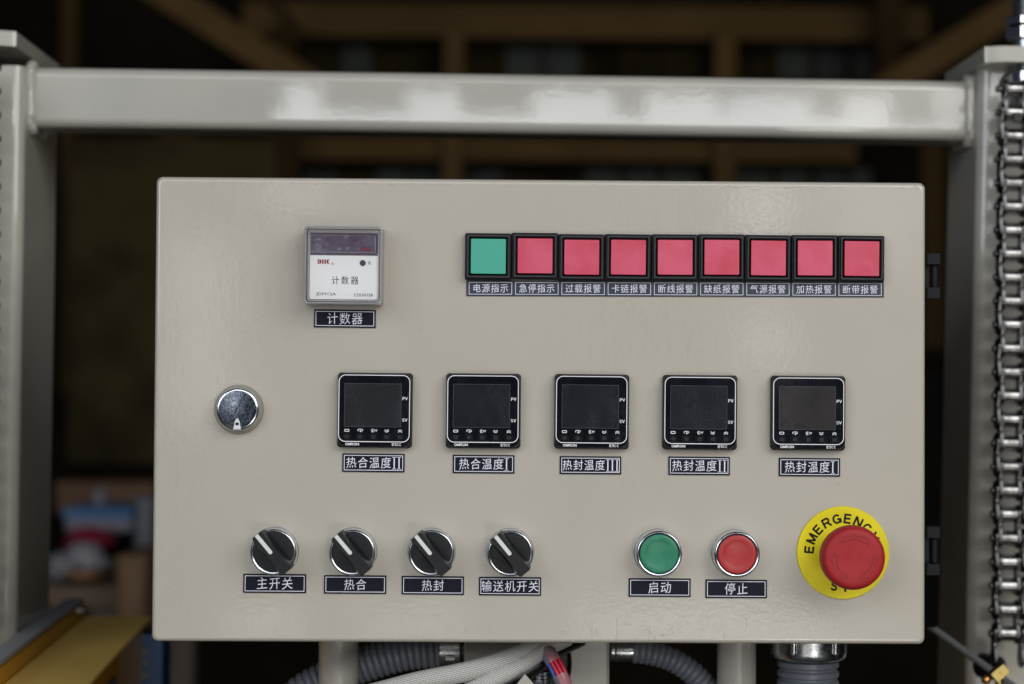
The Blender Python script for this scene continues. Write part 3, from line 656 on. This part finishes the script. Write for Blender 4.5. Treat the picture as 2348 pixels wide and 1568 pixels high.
def yc(r): return -.0381 if r > .0135 else (-.0380 + (.0135 - r)*.08)
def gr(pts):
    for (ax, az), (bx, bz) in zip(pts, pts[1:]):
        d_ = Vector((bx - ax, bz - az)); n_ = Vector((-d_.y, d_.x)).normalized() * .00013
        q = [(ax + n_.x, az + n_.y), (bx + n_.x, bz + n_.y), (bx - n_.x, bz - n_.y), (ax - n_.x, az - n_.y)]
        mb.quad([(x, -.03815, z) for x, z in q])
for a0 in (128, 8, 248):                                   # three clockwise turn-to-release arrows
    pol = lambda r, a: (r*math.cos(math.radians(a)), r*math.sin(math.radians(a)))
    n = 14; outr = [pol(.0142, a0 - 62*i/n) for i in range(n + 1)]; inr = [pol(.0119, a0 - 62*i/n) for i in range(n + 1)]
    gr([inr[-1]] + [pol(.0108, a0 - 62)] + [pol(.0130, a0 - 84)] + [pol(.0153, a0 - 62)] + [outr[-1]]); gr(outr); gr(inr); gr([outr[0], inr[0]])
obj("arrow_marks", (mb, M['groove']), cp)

# ================================================================ MACHINE FRAME
YF = .315
fr = empty("machine_frame", (0, .37, 0), "glossy cream steel frame of two upright posts joined by a cross bar behind the cabinet", "machine frame")
def lf(p): return Vector(p) - Vector((0, .37, 0))
def post(u_top, u_bot, side, depth):
    a = P(u_top, 310, YF); b = P(u_bot, 1435, YF); kx = (a.x - b.x)/(a.z - b.z)
    X = lambda z: b.x + kx*(z - b.z)
    zt = P(2300 if side > 0 else 20, 150, YF).z
    mb = MB(); rings = []
    for z in (.0, zt):
        rings.append([(X(z) + side*(.05 + p_), YF + depth/2 + q, z) for p_, q in rrect(.05, depth/2, .0095, 6)])
    mb.loft(rings); o = obj("post", (mb, M['frame']), fr, -Vector((0, .37, 0))); return X, zt
XR, ztr = post(2243, 2219, 1, .11)
XL, ztl = post(53, 34.5, -1, .135)
# cap plates
def cap(side, x_in, ufront, vt, vb, yf, yb):
    zt = P(ufront, vt, yf).z; zb = P(ufront, vb, yf).z; x_in = P(ufront, vt, yf).x; s = side; ch = .012
    pts = [(x_in, yb), (x_in, yf + ch*.4), (x_in + s*ch, yf), (x_in + s*.12, yf), (x_in + s*.12, yb)]
    mb = MB(); e = .0006
    mb.loft([[(x, y, z) for x, y in pts] for z in (zb, zt)])
    obj("cap_plate", (mb, M['frame']), fr, -Vector((0, .37, 0)))
    return zt, zb
ztR, zbR = cap(1, .3615, 2261, 105, 141, .285, .425)
ztL, zbL = cap(-1, -.407, 34, 70, 104, .287, .457)
# cross bar
a_t = P(70, 151.5, YF + .016); a_b = P(70, 289, YF + .016); b_t = P(2235, 183.5, YF + .016); b_b = P(2235, 320.5, YF + .016)
h_ = ((a_t - a_b).z + (b_t - b_b).z)/4
mb = MB(); rings = []
for x, zc in ((XL(Z0 + .2) - .002, (a_t.z + a_b.z)/2), (XR(Z0 + .2) + .002, (b_t.z + b_b.z)/2)):
    rings.append([(x, YF + .016 + .025 + p_, zc + q) for p_, q in rrect(.025, h_, .0085, 7)])
mb.loft(rings); obj("cross_bar", (mb, M['frame']), fr, -Vector((0, .37, 0)))
# weld beads round both ends of the bar
for (x, zc, sg) in ((rings[0][0][0] + .004, (a_t.z + a_b.z)/2, 1), (rings[1][0][0] - .004, (b_t.z + b_b.z)/2, -1)):
    mb = MB(); pa = []
    base = rrect(.0265, h_ + .0015, .010, 8)
    for i, (p_, q) in enumerate(base): pa.append(Vector((x + random.uniform(-.0008, .0008), YF + .041 + p_, zc + q)))
    pa2 = []
    for i in range(len(pa)): 
        for t in range(4): pa2.append(pa[i].lerp(pa[(i+1) % len(pa)], t/4))
    pa2.append(pa2[0])
    mb.tube(pa2, lambda i: .0042 + .0010*noise.noise(Vector((i*.55, sg*3, 0))), 10, True)
    obj("weld_bead", (mb, M['frame']), fr, -Vector((0, .37, 0)))

# support tubes below the cabinet
for u0, u1, v, lab in ((730, 822, 1520, "left"), (1643, 1733, 1520, "right")):
    y = .095; c = P((u0 + u1)/2, v, y); r = (u1 - u0)*px(y - .01)/2
    mb = MB(); mb.loft([[(r*math.cos(2*math.pi*i/40), r*math.sin(2*math.pi*i/40), z) for i in range(40)] for z in (0, Z0 - .150 )])
    o = obj("support_tube", (mb, M['frame']), None, (c.x, y, 0))
    tag(o, "cream round tube under the cabinet beside the %s" % ("long grey conduit" if u0 < 1000 else "big zinc conduit nut"), "support tube", "round tubes carrying the cabinet")

# ================================================================ ROLLER CHAINS
PITCH = .01865
def plate_pts(waist, R_=.0080):
    pts = []
    for k_ in range(9): t = math.radians(180*k_/8); pts.append((R_*math.cos(t), PITCH/2 + R_*math.sin(t)))
    pts += [(-waist, .003), (-waist, -.003)]
    for k_ in range(9): t = math.radians(180 + 180*k_/8); pts.append((R_*math.cos(t), -PITCH/2 + R_*math.sin(t)))
    pts += [(waist, -.003), (waist, .003)]
    return pts
def plates(xs, t, waist=.0055):
    mb = MB()
    for x in xs: mb.loft([[(x + d_, a_, b) for a_, b in plate_pts(waist, .0080 - (0 if abs(d_) < t*.4 else .0006))] for d_ in (-t/2, -t/2 + .0004, t/2 - .0004, t/2)])
    return mb
ST = .02278                                      # transverse pitch of the two strands
INM = plates((-.0073, .0073, ST - .0073, ST + .0073), .0027).mesh("inner_link", M['steel'])
OUM = plates((-.0100, ST/2, ST + .0100), .0026).mesh("outer_link", M['steel'])
def xcyl(mb, prof, n=24):
    mb.loft([[(x, r*math.cos(2*math.pi*i/n), r*math.sin(2*math.pi*i/n)) for i in range(n)] for x, r in prof]); return mb
mb = MB(); xcyl(mb, [(-.0061, .0055), (-.0060, .0063), (.0060, .0063), (.0061, .0055)]); ROM = mb.mesh("roller", M['roller'])
mb = MB(); xcyl(mb, [(-.0145, .0018), (-.0142, .0026), (-.0125, .0029), (-.0124, .0026), (ST + .0124, .0026), (ST + .0142, .0026), (ST + .0145, .0018)], 16); PIM = mb.mesh("pin", M['steel'])
def chain(name, label, top, bot, mirror=False):
    L = (top - bot).length; n = int(L/PITCH); dr = (bot - top).normalized()
    root = empty(name, top, label, "roller chain", "duplex roller chains on the posts")
    ang = math.atan2(dr.x, -dr.z)
    for i in range(n):
        p = dr * (PITCH*(i + .5)); q = dr*(PITCH*i)
        obj("outer_link" if i % 2 else "inner_link", OUM if i % 2 else INM, root, p, (0, -ang, 0))
        for s_ in (0, ST): obj("roller", ROM, root, q + Vector((s_, 0, 0)), (0, -ang, 0))
        obj("pin", PIM, root, q, (0, -ang, 0))
    return root
yc_ = YF - .042
# roller centre of the first strand lies .0182 right of the pin tips
t1 = P(2295.5, 205, yc_); b1 = P(2280.2, 1520, yc_)
top = P(2323.5, 205, yc_); bot = P(2306.8, 1530, yc_)
chain("roller_chain", "oily duplex roller chain hanging in front of the right post below the threaded rod", top, bot)
topL = P(-60, 155, yc_); botL = P(-83, 1530, yc_)
topL.x = P(3, 155, yc_).x - .0145 - ST; botL.x = P(0, 1530, yc_).x - .0160 - ST - .0005
chain("roller_chain", "duplex roller chain on the left post, only its pin ends showing at the photo's edge", topL, botL)
# threaded adjuster rod with two nuts through the right cap plate
yr = YF - .014; xc = P(2352, 100, yr).x
def zc_(v): return P(2340, v, yr).z
rod = empty("tension_rod", (xc, yr, zbR), "threaded steel tension rod with two hex nuts through the right cap plate", "threaded rod")
def zcyl(prof, n=24, ph=0.): 
    m_ = MB(); m_.loft([[(r*math.cos(2*math.pi*i/n + ph), r*math.sin(2*math.pi*i/n + ph), z - zbR) for i in range(n)] for z, r in prof]); return m_
pr = []; z = zc_(-45); zz1 = zc_(172); k_ = 0
while z > zz1: pr.append((z, .0100 if k_ % 2 else .0112)); z -= .0009; k_ += 1
obj("threaded_shaft", (zcyl(pr), M['zinc']), rod)
for v0, v1 in ((40, 61), (63, 94)):
    za_, zb_ = zc_(v0), zc_(v1); m_ = zcyl([(za_, .0142), (za_ - .0012, .0165), (zb_ + .0012, .0165), (zb_, .0142)], 6, math.radians(0)); obj("hex_nut", (m_, M['bright']), rod)
obj("washer", (zcyl([(zc_(94.5), .0115), (ztR, .0115)], 24), M['zinc']), rod)
obj("rod_socket", (zcyl([(zc_(167), .0118), (zc_(168), .0128), (zc_(225), .0128), (zc_(226.5), .0118)], 32), M['bright']), rod)
m_ = MB(); m_.box(-.011, .011, -.007, .007, zc_(262) - zbR, zc_(225) - zbR); obj("rod_clevis", (m_, M['steel']), rod)
# black wire looped round the rod
pts = [P(2330, 150, .27), P(2313, 168, .27), P(2297, 180, .272), P(2292, 195, .272), P(2297, 215, .272), P(2308, 240, .272), P(2325, 266, .268), P(2352, 292, .27)]
mb = MB(); mb.tube(spline(pts, 8), .0010, 10); wv = obj("black_wire", (mb, M['rubber'])); tag(wv, "thin black wire curling round the tension rod in front of the chain", "wire")
c = P(2332, 270, .265); mb = MB(); mb.rr([(.0028, .0036, .001, -.003), (.0028, .0036, .001, .003)]); obj("wire_tie", (mb, M['rubber']), wv, c, (0, .4, 0))

# ================================================================ BELOW THE CABINET
# junction box with a dark cable entry
yb_ = .075
a = P(1064, 1474, yb_); b = P(1397, 1474, yb_)
jb = MB(); hw = (b.x - a.x)/2
jb.rr([(hw - .001, .06, .003, yb_ + .07), (hw, .06, .004, yb_ + .069), (hw, .06, .004, yb_ + .002), (hw - .002, .058, .003, yb_)], n=5)
jo = obj("junction_box", (jb, M['boxpaint']), None, ((a.x + b.x)/2, 0, Z0 - .150 - .060)); tag(jo, "pale cream junction box hanging under the cabinet's middle, braided cables leaving its hole", "junction box")
g = P(1263, 1506, yb_); 
mb = MB(); 
rg = []
for s_, y in ((1.0, yb_ - .0003), (1.0, yb_ - .006), (.93, yb_ - .008), (.86, yb_ - .006), (.86, yb_ - .0004)):
    rg.append([(g.x + 0.0140*s_*math.cos(t), y, g.z - .004 + .022*s_*math.sin(t)) for t in [2*math.pi*i/36 for i in range(36)]])
mb.loft(rg, False, True); gm = obj("rubber_grommet", (mb, M['rubber']), jo, -Vector(jo.location))
# braided sleeves
def cable(name, m_, pts, r, label, cat, uvs=None, group=None, n=24, sp=14, rf=None):
    path = resample(spline([Vector(p) for p in pts], sp), .0011); mb = MB()
    mb.tube(path, rf or r, n, True, uvs)
    o = obj(name, (mb, m_)); tag(o, label, cat, group); return o
cable("braided_sleeve", M['braid'], [P(1290, 1452, .060), P(1240, 1475, .050), P(1170, 1508, .035), P(1070, 1539, .025), (P(960, 1562, .02)), P(860, 1588, .02), P(760, 1612, .02)], .0066,
      "upper white woven glass-fibre sleeve running down left from the junction box hole", "braided sleeve", (.62, 16), "woven cable sleeves")
cable("braided_sleeve", M['braid'], [P(1300, 1462, .055), P(1246, 1490, .045), P(1190, 1526, .033), P(1120, 1563, .025), P(1030, 1608, .02)], .0058,
      "lower woven glass-fibre sleeve lying between the upper sleeve and the black cable", "braided sleeve", (.62, 14), "woven cable sleeves")
cable("black_cable", M['rubber'], [P(1330, 1462, .064), P(1268, 1492, .052), P(1222, 1530, .042), P(1160, 1566, .034), P(1080, 1600, .03)], .0060,
      "thick glossy black cable below the woven sleeves", "cable")
# bundle of red and blue wires in a cloudy tube
bun = empty("wire_bundle", P(1275, 1568, .04), "bundle of red and one blue wire in cloudy plastic tubing curving down", "wire bundle")
bp = [P(1232, 1474, .062), P(1245, 1487, .050), P(1260, 1503, .040), P(1274, 1526, .036), P(1283, 1546, .034), P(1292, 1570, .034), P(1298, 1610, .034)]
sp_ = resample(spline(bp, 14), .0012)
for k_, (ox, oy, cn) in enumerate(((-.0036, -.001, 'pvcblue'), (-.0012, -.0034, 'pvcred'), (.0014, -.0036, 'pvcred'), (.0038, -.0012, 'pvcred'), (.0012, .001, 'pvcred'))):
    mb = MB(); mb.tube([p + Vector((ox, oy, ox*.25)) - bun.location for p in sp_], .00145, 10); obj("wire", (mb, M[cn]), bun, label="blue wire" if k_ == 0 else None)
for v0, v1, r0, r1 in ((1490, 1521, .0062, .0055), (1541, 1700, .0053, .0058)):
    seg = [p - bun.location for p in sp_ if P(1270, v1, .036).z < p.z < P(1270, v0, .036).z]
    mb = MB(); mb.tube(seg, lambda i: r0 + (r1 - r0)*(i/len(seg)), 24, False); obj("clear_sleeve", (mb, M['sleeve']), bun)
# red wires emerging in the dark hole
mb = MB()
for k_ in range(4): mb.tube([P(1222 + 9*k_, 1540, .058), P(1228 + 8*k_, 1515, .056), P(1236 + 9*k_, 1486, .056), P(1246 + 9*k_, 1470, .066)], .0018, 8)
o = obj("loose_wires", (mb, M['pvcred'])); tag(o, "dark red wires inside the black grommet above the threaded gland", "wires")
# ribbed metal gland under the hole
c = P(1232, 1560, .055); mb = MB(); rg = []; z = 0
for i in range(26):
    r = .0130 if i % 2 else .0118; rg.append([(r*math.cos(2*math.pi*j/36), r*math.sin(2*math.pi*j/36), -.0012*i) for j in range(36)])
mb.loft(rg); o = obj("threaded_gland", (mb, M['zinc']), None, (c.x, c.y + .006, P(1232, 1537, .05).z)); tag(o, "ribbed shiny metal cable gland under the junction box hole", "cable gland")
# folded beige tag
pt = [P(1160, 1600, .02), P(1203, 1545, .02), P(1222, 1566, .02), P(1240, 1600, .02)]
mb = MB(); mb.loft([[p for p in pt], [p + Vector((0, .0012, 0)) for p in pt]]); o = obj("paper_tag", (mb, M['boxpaint'])); tag(o, "corner of a beige card tag in front of the thick black cable", "tag")

# corrugated conduits
def conduit(name, pts, r, pitch, label, group, conn, y):
    path = resample(spline(pts, 16), pitch/6)
    prof = [0, .75, 1, 1, 1, .75]
    mb = MB(); mb.tube(path, lambda i: r*(.86 + .14*prof[i % 6]), 36, True)
    root = empty(name, pts[0], label, "conduit", group)
    obj("corrugated_hose", (mb, M['conduit']), root, -Vector(pts[0]))
    for nm, x0_, x1_, rr_, mt in conn:
        m2 = MB(); n = 36; hexy = nm == "hex_collar"
        rgs = []
        for x, r_ in ((x0_, rr_*.94), (x0_ + .0008, rr_), (x1_ - .0008, rr_), (x1_, rr_*.94)):
            rgs.append([(x, r_*math.cos(2*math.pi*i/n), r_*math.sin(2*math.pi*i/n)) for i in range(n)])
        m2.loft(rgs); obj(nm, (m2, M[mt]), root)
    return root
y1 = .11
pA = P(1008, 1490, y1)
k1 = px(y1)
conduit("conduit", [P(1012, 1488, y1), P(930, 1496, y1), P(850, 1517, y1), P(765, 1549, y1), P(690, 1590, y1), P(640, 1650, y1)], 42*k1, 15.7*k1,
        "long grey corrugated conduit bending down left from the junction box behind the left support tube", "corrugated conduits",
        [("locking_collar", -6*k1, 44*k1, 44*k1, 'zinc'), ("knurled_ring", 44*k1, 54*k1, 40*k1, 'steel')], y1)
# the clip lug on the collar
c = P(1032, 1508, .074); mb = MB(); mb.rr([(20*k1/2, 9*k1/2, .0008, -.002), (20*k1/2, 9*k1/2, .0008, .006)], n=3); tag(obj("collar_clip", (mb, M['bright']), None, c), "small bright clip on the zinc collar left of the junction box", "clip")
conduit("conduit", [P(1450, 1492, y1), P(1490, 1497, y1), P(1540, 1512, y1), P(1590, 1545, y1), P(1630, 1590, y1), P(1650, 1640, y1)], 28*k1, 14.4*k1,
        "thinner grey corrugated conduit bending down right from the junction box behind the right support tube", "corrugated conduits",
        [("knurled_ring", -52*k1, -40*k1, 24*k1, 'zinc'), ("locking_collar", -40*k1, 2*k1, 26*k1, 'zinc')], y1)
# big vertical gland and conduit
c = P(1852, 1500, .09); k2 = px(.09)
vg = empty("conduit", (c.x, .09, Z0 - .25), "large grey corrugated conduit hanging straight down from a big zinc nut", "conduit", "corrugated conduits")
def vz(v): return P(1852, v, .09 - .025).z
def vcyl(prof, n=48): m_ = MB(); m_.loft([[(r*math.cos(2*math.pi*i/n), r*math.sin(2*math.pi*i/n), z - (Z0 - .25)) for i in range(n)] for z, r in prof]); return m_
obj("gland_nut", (vcyl([(Z0 - .151, 88*k2), (vz(1502), 88*k2), (vz(1514), 86*k2), (vz(1520), 80*k2), (vz(1523), 72*k2)]), M['zinc']), vg)
for ux in (1821, 1917):
    m_ = MB(); p = P(ux, 1490, .09 - .026); q = Vector((p.x - c.x, 0, 0)); rr_ = 88*k2; yy = -math.sqrt(max(rr_**2 - q.x**2, 0))
    m_.tube([(q.x, yy, Z0 - .150 - (Z0 - .25)), (q.x, yy, vz(1500) - (Z0 - .25)), (q.x, yy, vz(1503) - (Z0 - .25))], lambda i: (.0022, .0022, .0014)[i], 12); obj("nut_lug", (m_, M['bright']), vg)
pr = []; z = vz(1523); 
prof = [.92, 1, 1, 1, .92]
i = 0
while z > Z0 - .25: pr.append((z, 70*k2*(.93 + .07*(1 if i % 6 in (1, 2, 3, 4) else 0)))); z -= 19*k2/6*1.15; i += 1
obj("corrugated_hose", (vcyl(pr), M['conduit']), vg)

# right lower corner: grey rod, brass fitting, black wheel
pa = [P(2080, 1398, .30), P(2200, 1485, .27), P(2300, 1557, .24), P(2370, 1606, .22)]
mb = MB(); mb.tube(pa, .0028, 16); tag(obj("slanting_rod", (mb, mat("dull_grey_rod", (.13, .135, .14), .5))), "thin grey rod slanting down to the right behind the brass fitting", "rod")
c = P(2268, 1528, .28); mb = MB(); mb.lathe([(.0085, -.010), (.010, -.008), (.010, .008), (.0085, .010)], 40); tag(obj("rubber_wheel", (mb, M['rubber']), None, c, (0, 0, .5)), "black rubber wheel behind the brass fitting at the foot of the right post", "wheel")
bf = empty("brass_fitting", P(2283, 1545, .20), "small polished brass valve fitting with a square head at the lower right", "brass fitting")
mb = MB(); mb.rr([(.0060, .0039, .0008, -.0045), (.0064, .0043, .0008, -.004), (.0064, .0043, .0008, .004)], n=3); obj("square_head", (mb, M['brass']), bf, P(2290, 1541, .20) - bf.location, (0, -.69, 0))
mb = MB(); mb.lathe([(.0009, -.0052), (.0011, -.0045)], 12); obj("head_screw", (mb, M['brass']), bf, P(2290, 1541, .20) - bf.location)
mb = MB(); n = 20; mb.loft([[(0.0036*math.sin(math.pi*j/12)*math.cos(2*math.pi*i/n), 0.0036*math.sin(math.pi*j/12)*math.sin(2*math.pi*i/n), -0.0036*math.cos(math.pi*j/12)) for i in range(n)] for j in range(1, 12)]); obj("ball_joint", (mb, mat("copper_brass", (.62, .30, .10), .25, 1)), bf, P(2260, 1558, .20) - bf.location)
mb = MB(); mb.loft([[(.003*math.cos(2*math.pi*i/16), .003*math.sin(2*math.pi*i/16), z) for i in range(16)] for z in (-.05, 0)]); obj("stem", (mb, M['brass']), bf, P(2290, 1552, .205) - bf.location)

# black sheet-metal box behind the cabinet's right side
a = P(2163, 850, .24); mb = MB(); mb.rr([(.06, .10, .003, 0), (.06, .10, .003, .03)]); tag(obj("black_guard", (mb, M['blackbox']), None, (a.x - .06, .26, a.z - .10)), "matt black sheet guard behind the cabinet's right edge", "guard")

# ================================================================ YELLOW MACHINE, lower left
Db = 1.85 - 1.289; zt = P(300, 1413, Db).z; xr = P(345, 1413, Db).x
ym = empty("yellow_machine", (xr - .04, .3, 0), "yellow machine with flat top, grey edge rail and blue front panel", "machine")
o_ = -Vector(ym.location); xl = P(191, 1413, Db).x; ze = P(191, 1381, Db).z; sk = .024/.424      # runs slightly to the right towards the camera
def skew(x, y): return x + (Db - y) * sk
def sbox(x0, x1, y0, y1, z0, z1, e=.0012):
    m_ = MB(); rings_ = []
    for y in (y0, y1): rings_.append([(skew((x0+x1)/2 + a_, y), y, (z0+z1)/2 + b_) for a_, b_ in rrect((x1-x0)/2, (z1-z0)/2, e, 3)])
    return m_.loft(rings_)
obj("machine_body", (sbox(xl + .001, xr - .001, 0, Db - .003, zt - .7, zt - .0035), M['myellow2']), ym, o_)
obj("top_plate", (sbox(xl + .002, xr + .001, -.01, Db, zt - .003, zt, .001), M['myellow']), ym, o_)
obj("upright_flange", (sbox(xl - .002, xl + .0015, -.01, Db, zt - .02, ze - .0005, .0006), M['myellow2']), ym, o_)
obj("grey_rail", (sbox(xl - .016, xl + .0005, -.01, Db - .001, ze, ze + .004, .001), M['mgrey']), ym, o_)
c = P(183, 1400, Db - .035); mb = MB(); mb.loft([[(x, .0032*math.cos(2*math.pi*i/16), .0032*math.sin(2*math.pi*i/16)) for i in range(16)] for x in (0, .004)]); obj("screw", (mb, M['bright']), ym, Vector((skew(xl + .0015, Db - .035), c.y, c.z)) + o_)
q0 = P(318, 1480, .5); q1 = P(372, 1480, .5)
mb = MB(); mb.box(q0.x, q1.x, .5, .55, P(0, 1700, .5).z, P(340, 1455, .5).z); bp_ = obj("blue_panel", (mb, M['mblue']), ym, o_)
for zz_ in (1495, 1520, 1547):
    p = P(332, zz_, .5); mb = MB(); mb.box(p.x - .003, p.x + .003, .4985, .4997, p.z - .002, p.z + .002)
    obj("panel_mark", (mb, mat("dull_yellow_print", (.16, .17, .10), .5)), bp_)
mb = MB(); mb.loft([[(skew(xr + e_, y), y, z) for y, z in ((.20, zt - .045), (.20, zt - .018), (.30, zt - .018), (.30, zt - .045))] for e_ in (.0002, .0014)]); obj("side_label", (mb, mat("grey_side_label", (.09, .12, .15), .5)), ym, o_)

# ================================================================ WORKSHOP BACKGROUND
YW = 6.6
mb = MB(); mb.box(-9, 9, YW + .3, YW + .5, 0, 6); wall = struct("back_wall", mb, M['wall'])
mb = MB(); mb.box(-9, 9, -7, YW + .29, -.2, 0); struct("floor", mb, M['floor'])
def bar_(name, u0, v0, u1, v1, y, thick, m_, label, cat, group=None, w=None):
    """a beam between two points at depth y: thick = its height in photo pixels"""
    a, b = P(u0, v0, y), P(u1, v1, y); d_ = b - a; L = d_.length; k = px(y)
    mb = MB(); hh_ = thick*k/2; dp = w or .09
    mb.box(0, L, -dp/2, dp/2, -hh_, hh_); mb.box(0, L, -dp/2 - .012, dp/2 + .012, hh_ - .012, hh_ + .002)
    o = obj(name, (mb, m_), None, a, (0, -math.atan2(d_.z, d_.x), 0)); tag(o, label, cat, group); return o
G = "painted beams of the dark roof structure"
bar_("horizontal_beam", 560, 48, 2120, 62, YW, 74, M['tan'], "wide ochre horizontal beam above the row of dark windows", "beam", G)
bar_("horizontal_beam", 690, 342, 1960, 350, YW, 50, M['tan'], "ochre horizontal beam between the cross bar and the cabinet top", "beam", G)
bar_("upright_beam", 1042, 70, 1032, 600, YW - .12, 44, M['tan'], "left ochre upright between the dark windows", "beam", G)
bar_("upright_beam", 1660, 70, 1655, 600, YW - .12, 46, M['tan'], "right ochre upright between the dark windows", "beam", G)
bar_("diagonal_brace", 330, -40, 720, 205, YW - 1.2, 62, M['tan'], "wide diagonal brace falling to the right at the upper left", "beam", G)
bar_("diagonal_brace", 590, -30, 700, 90, YW - .9, 24, M['darktan'], "short thin diagonal brace beside the upper left brace", "beam", G)
bar_("diagonal_brace", 2420, -40, 2010, 215, YW - 1.2, 62, M['tan'], "wide diagonal brace falling to the left at the upper right", "beam", G)
bar_("diagonal_brace", 1760, -0, 1850, -60, YW - .9, 20, M['darktan'], "thin dark brace near the top of the photo right of centre", "beam", G)
bar_("diagonal_brace", 380, 300, 640, 480, YW - 1.2, 60, M['darktan'], "dark diagonal brace seen below the cross bar at the left", "beam", G)
bar_("upright_beam", 166, -60, 160, 900, YW - 2.2, 32, M['darktan'], "dark narrow upright just right of the left post", "beam", G)
bar_("upright_beam", 2035, -80, 2040, 320, YW - .4, 60, M['darktan'], "dark upright left of the upper right brace", "beam", G)
bar_("upright_beam", 650, 60, 655, 430, YW - .4, 60, M['darktan'], "dark upright at the left end of the window row", "beam", G)
bar_("upright_beam", 2130, 330, 2135, 800, YW - 1.0, 50, M['darktan'], "brown upright behind the cabinet's upper right corner", "beam", G)
# window panes between the uprights
for u0, u1 in ((700, 770), (782, 850), (862, 930), (940, 1005), (1075, 1150), (1160, 1240), (1250, 1330), (1342, 1420), (1432, 1510), (1522, 1610), (1690, 1770), (1782, 1860), (1872, 1940), (1950, 2000)):
    for v0, v1 in ((92, 180), (385, 470)):
        a, b = P(u0, v1, YW + .2), P(u1, v0, YW + .2)
        mb = MB(); mb.box(a.x, b.x, YW + .24, YW + .26, a.z, b.z); o = obj("window_pane", (mb, M['pane'] if (u0*7 + v0) % 3 else M['olive']), wall)
        mb = MB(); mb.box(a.x - .012, a.x, YW + .2, YW + .28, a.z, b.z); obj("glazing_bar", (mb, M['darktan']), wall)
# olive boards at the left, behind the post
a, b = P(200, 1060, YW - 3.0), P(352, 300, YW - 3.0)
mb = MB(); mb.box(a.x - .05, b.x + .3, YW - 3.0, YW - 2.95, a.z, b.z - .02); tag(obj("olive_board", (mb, M['olive'])), "blurred olive brown board standing behind the cabinet's left edge", "board")
# worktable with clutter, lower left
Yt = 2.7; zt_ = P(200, 1345, Yt).z; tx0, tx1 = P(90, 1345, Yt).x, P(352, 1345, Yt).x
tb = empty("work_table", ((tx0 + tx1)/2, Yt + .3, 0), "brown wooden work table heaped with cartons behind the yellow machine", "table")
to = -Vector(tb.location)
mb = MB(); mb.box(tx0 - .3, tx1 + .1, Yt, Yt + .7, zt_ - .04, zt_); obj("table_top", (mb, M['wood']), tb, to)
for x in (P(232, 1400, Yt).x, tx1 + .05):
    mb = MB(); mb.box(x - .025, x + .025, Yt + .02, Yt + .08, 0, zt_ - .04); obj("leg", (mb, mat("pale_wood_leg", (.11, .08, .065), .6)), tb, to)
def boxat(name, u0, u1, v0, v1, y, depth, m_, label, cat, group=None, r=.004):
    k = px(y); c = P((u0 + u1)/2, (v0 + v1)/2, y); hw_, hh_ = (u1 - u0)*k/2, (v1 - v0)*k/2
    mb = MB(); mb.rr([(hw_, hh_, r, depth), (hw_, hh_, r, r), (hw_ - r, hh_ - r, r, 0)], n=3)
    o = obj(name, (mb, m_), None, (c.x, y, c.z)); return tag(o, label, cat, group)
boxat("cardboard_box", 262, 332, 1275, 1600, Yt - .35, .3, M['cardboard'], "tall brown cardboard box beside the cabinet's lower left edge", "box", None, .01)
bb = boxat("carton", 148, 300, 1170, 1222, Yt + .25, .25, M['whitebox'], "long pale carton with a blue lid on the work table", "box", None, .01)
k = px(Yt + .25); m_ = MB(); m_.rr([(77*k, 12*k, .005, -.004), (77*k, 12*k, .005, .26)], n=2, cz=18*k); obj("carton_lid", (m_, M['bluebox']), bb)
boxat("backing_board", 125, 352, 1105, 1180, Yt + .9, .05, M['cardboard'], "brown board standing behind the long carton", "board", None, .01)
boxat("tall_bottle", 212, 236, 1120, 1175, Yt + .35, .05, M['whitebox'], "pale narrow bottle standing behind the blue lid", "bottle", None, .02)
boxat("grey_panel", 305, 352, 1140, 1300, Yt - .1, .05, M['greyp'], "pale grey panel leaning at the cabinet's left edge", "panel", None, .01)
def lump(name, pts, y, rad, m_, label, cat, sq=(1, .8, .6), seed=0):
    mb = MB(); c = P(*pts, y); n, q = 28, 14; k = px(y)
    rgs = []
    for j in range(1, q):
        ph = math.pi*j/q; ring = []
        for i in range(n):
            th = 2*math.pi*i/n; v_ = Vector((math.sin(ph)*math.cos(th), math.sin(ph)*math.sin(th), -math.cos(ph)))
            s_ = 1 + .35*noise.noise(v_*2.1 + Vector((seed, 0, 0))) + .12*noise.noise(v_*6 + Vector((seed, 3, 0)))
            ring.append((v_.x*rad*k*sq[0]*s_, v_.y*rad*k*sq[1]*s_, v_.z*rad*k*sq[2]*s_))
        rgs.append(ring)
    mb.loft(rgs); return tag(obj(name, (mb, m_), None, c), label, cat)
lump("red_cloth", (205, 1238), Yt + .18, 52, M['redcloth'], "crumpled red cloth heaped in front of the long carton", "cloth", (1.1, .8, .5), 2)
lump("plastic_bag", (195, 1283), Yt + .08, 48, M['bag'], "crumpled translucent bag in front of the red cloth", "bag", (1.0, .7, .75), 5)
lump("plastic_bag", (140, 1300), Yt + .05, 42, M['bag'], "smaller pale bag beside the left post", "bag", (.8, .7, .7), 9)
lump("orange_packet", (190, 1318), Yt, 32, M['orange'], "flat orange packet at the table's front edge", "packet", (1.3, .7, .35), 12)
boxat("dark_tin", 262, 296, 1225, 1275, Yt + .1, .1, M['blackbox'], "small dark tin between the red cloth and the grey panel", "tin", None, .01)
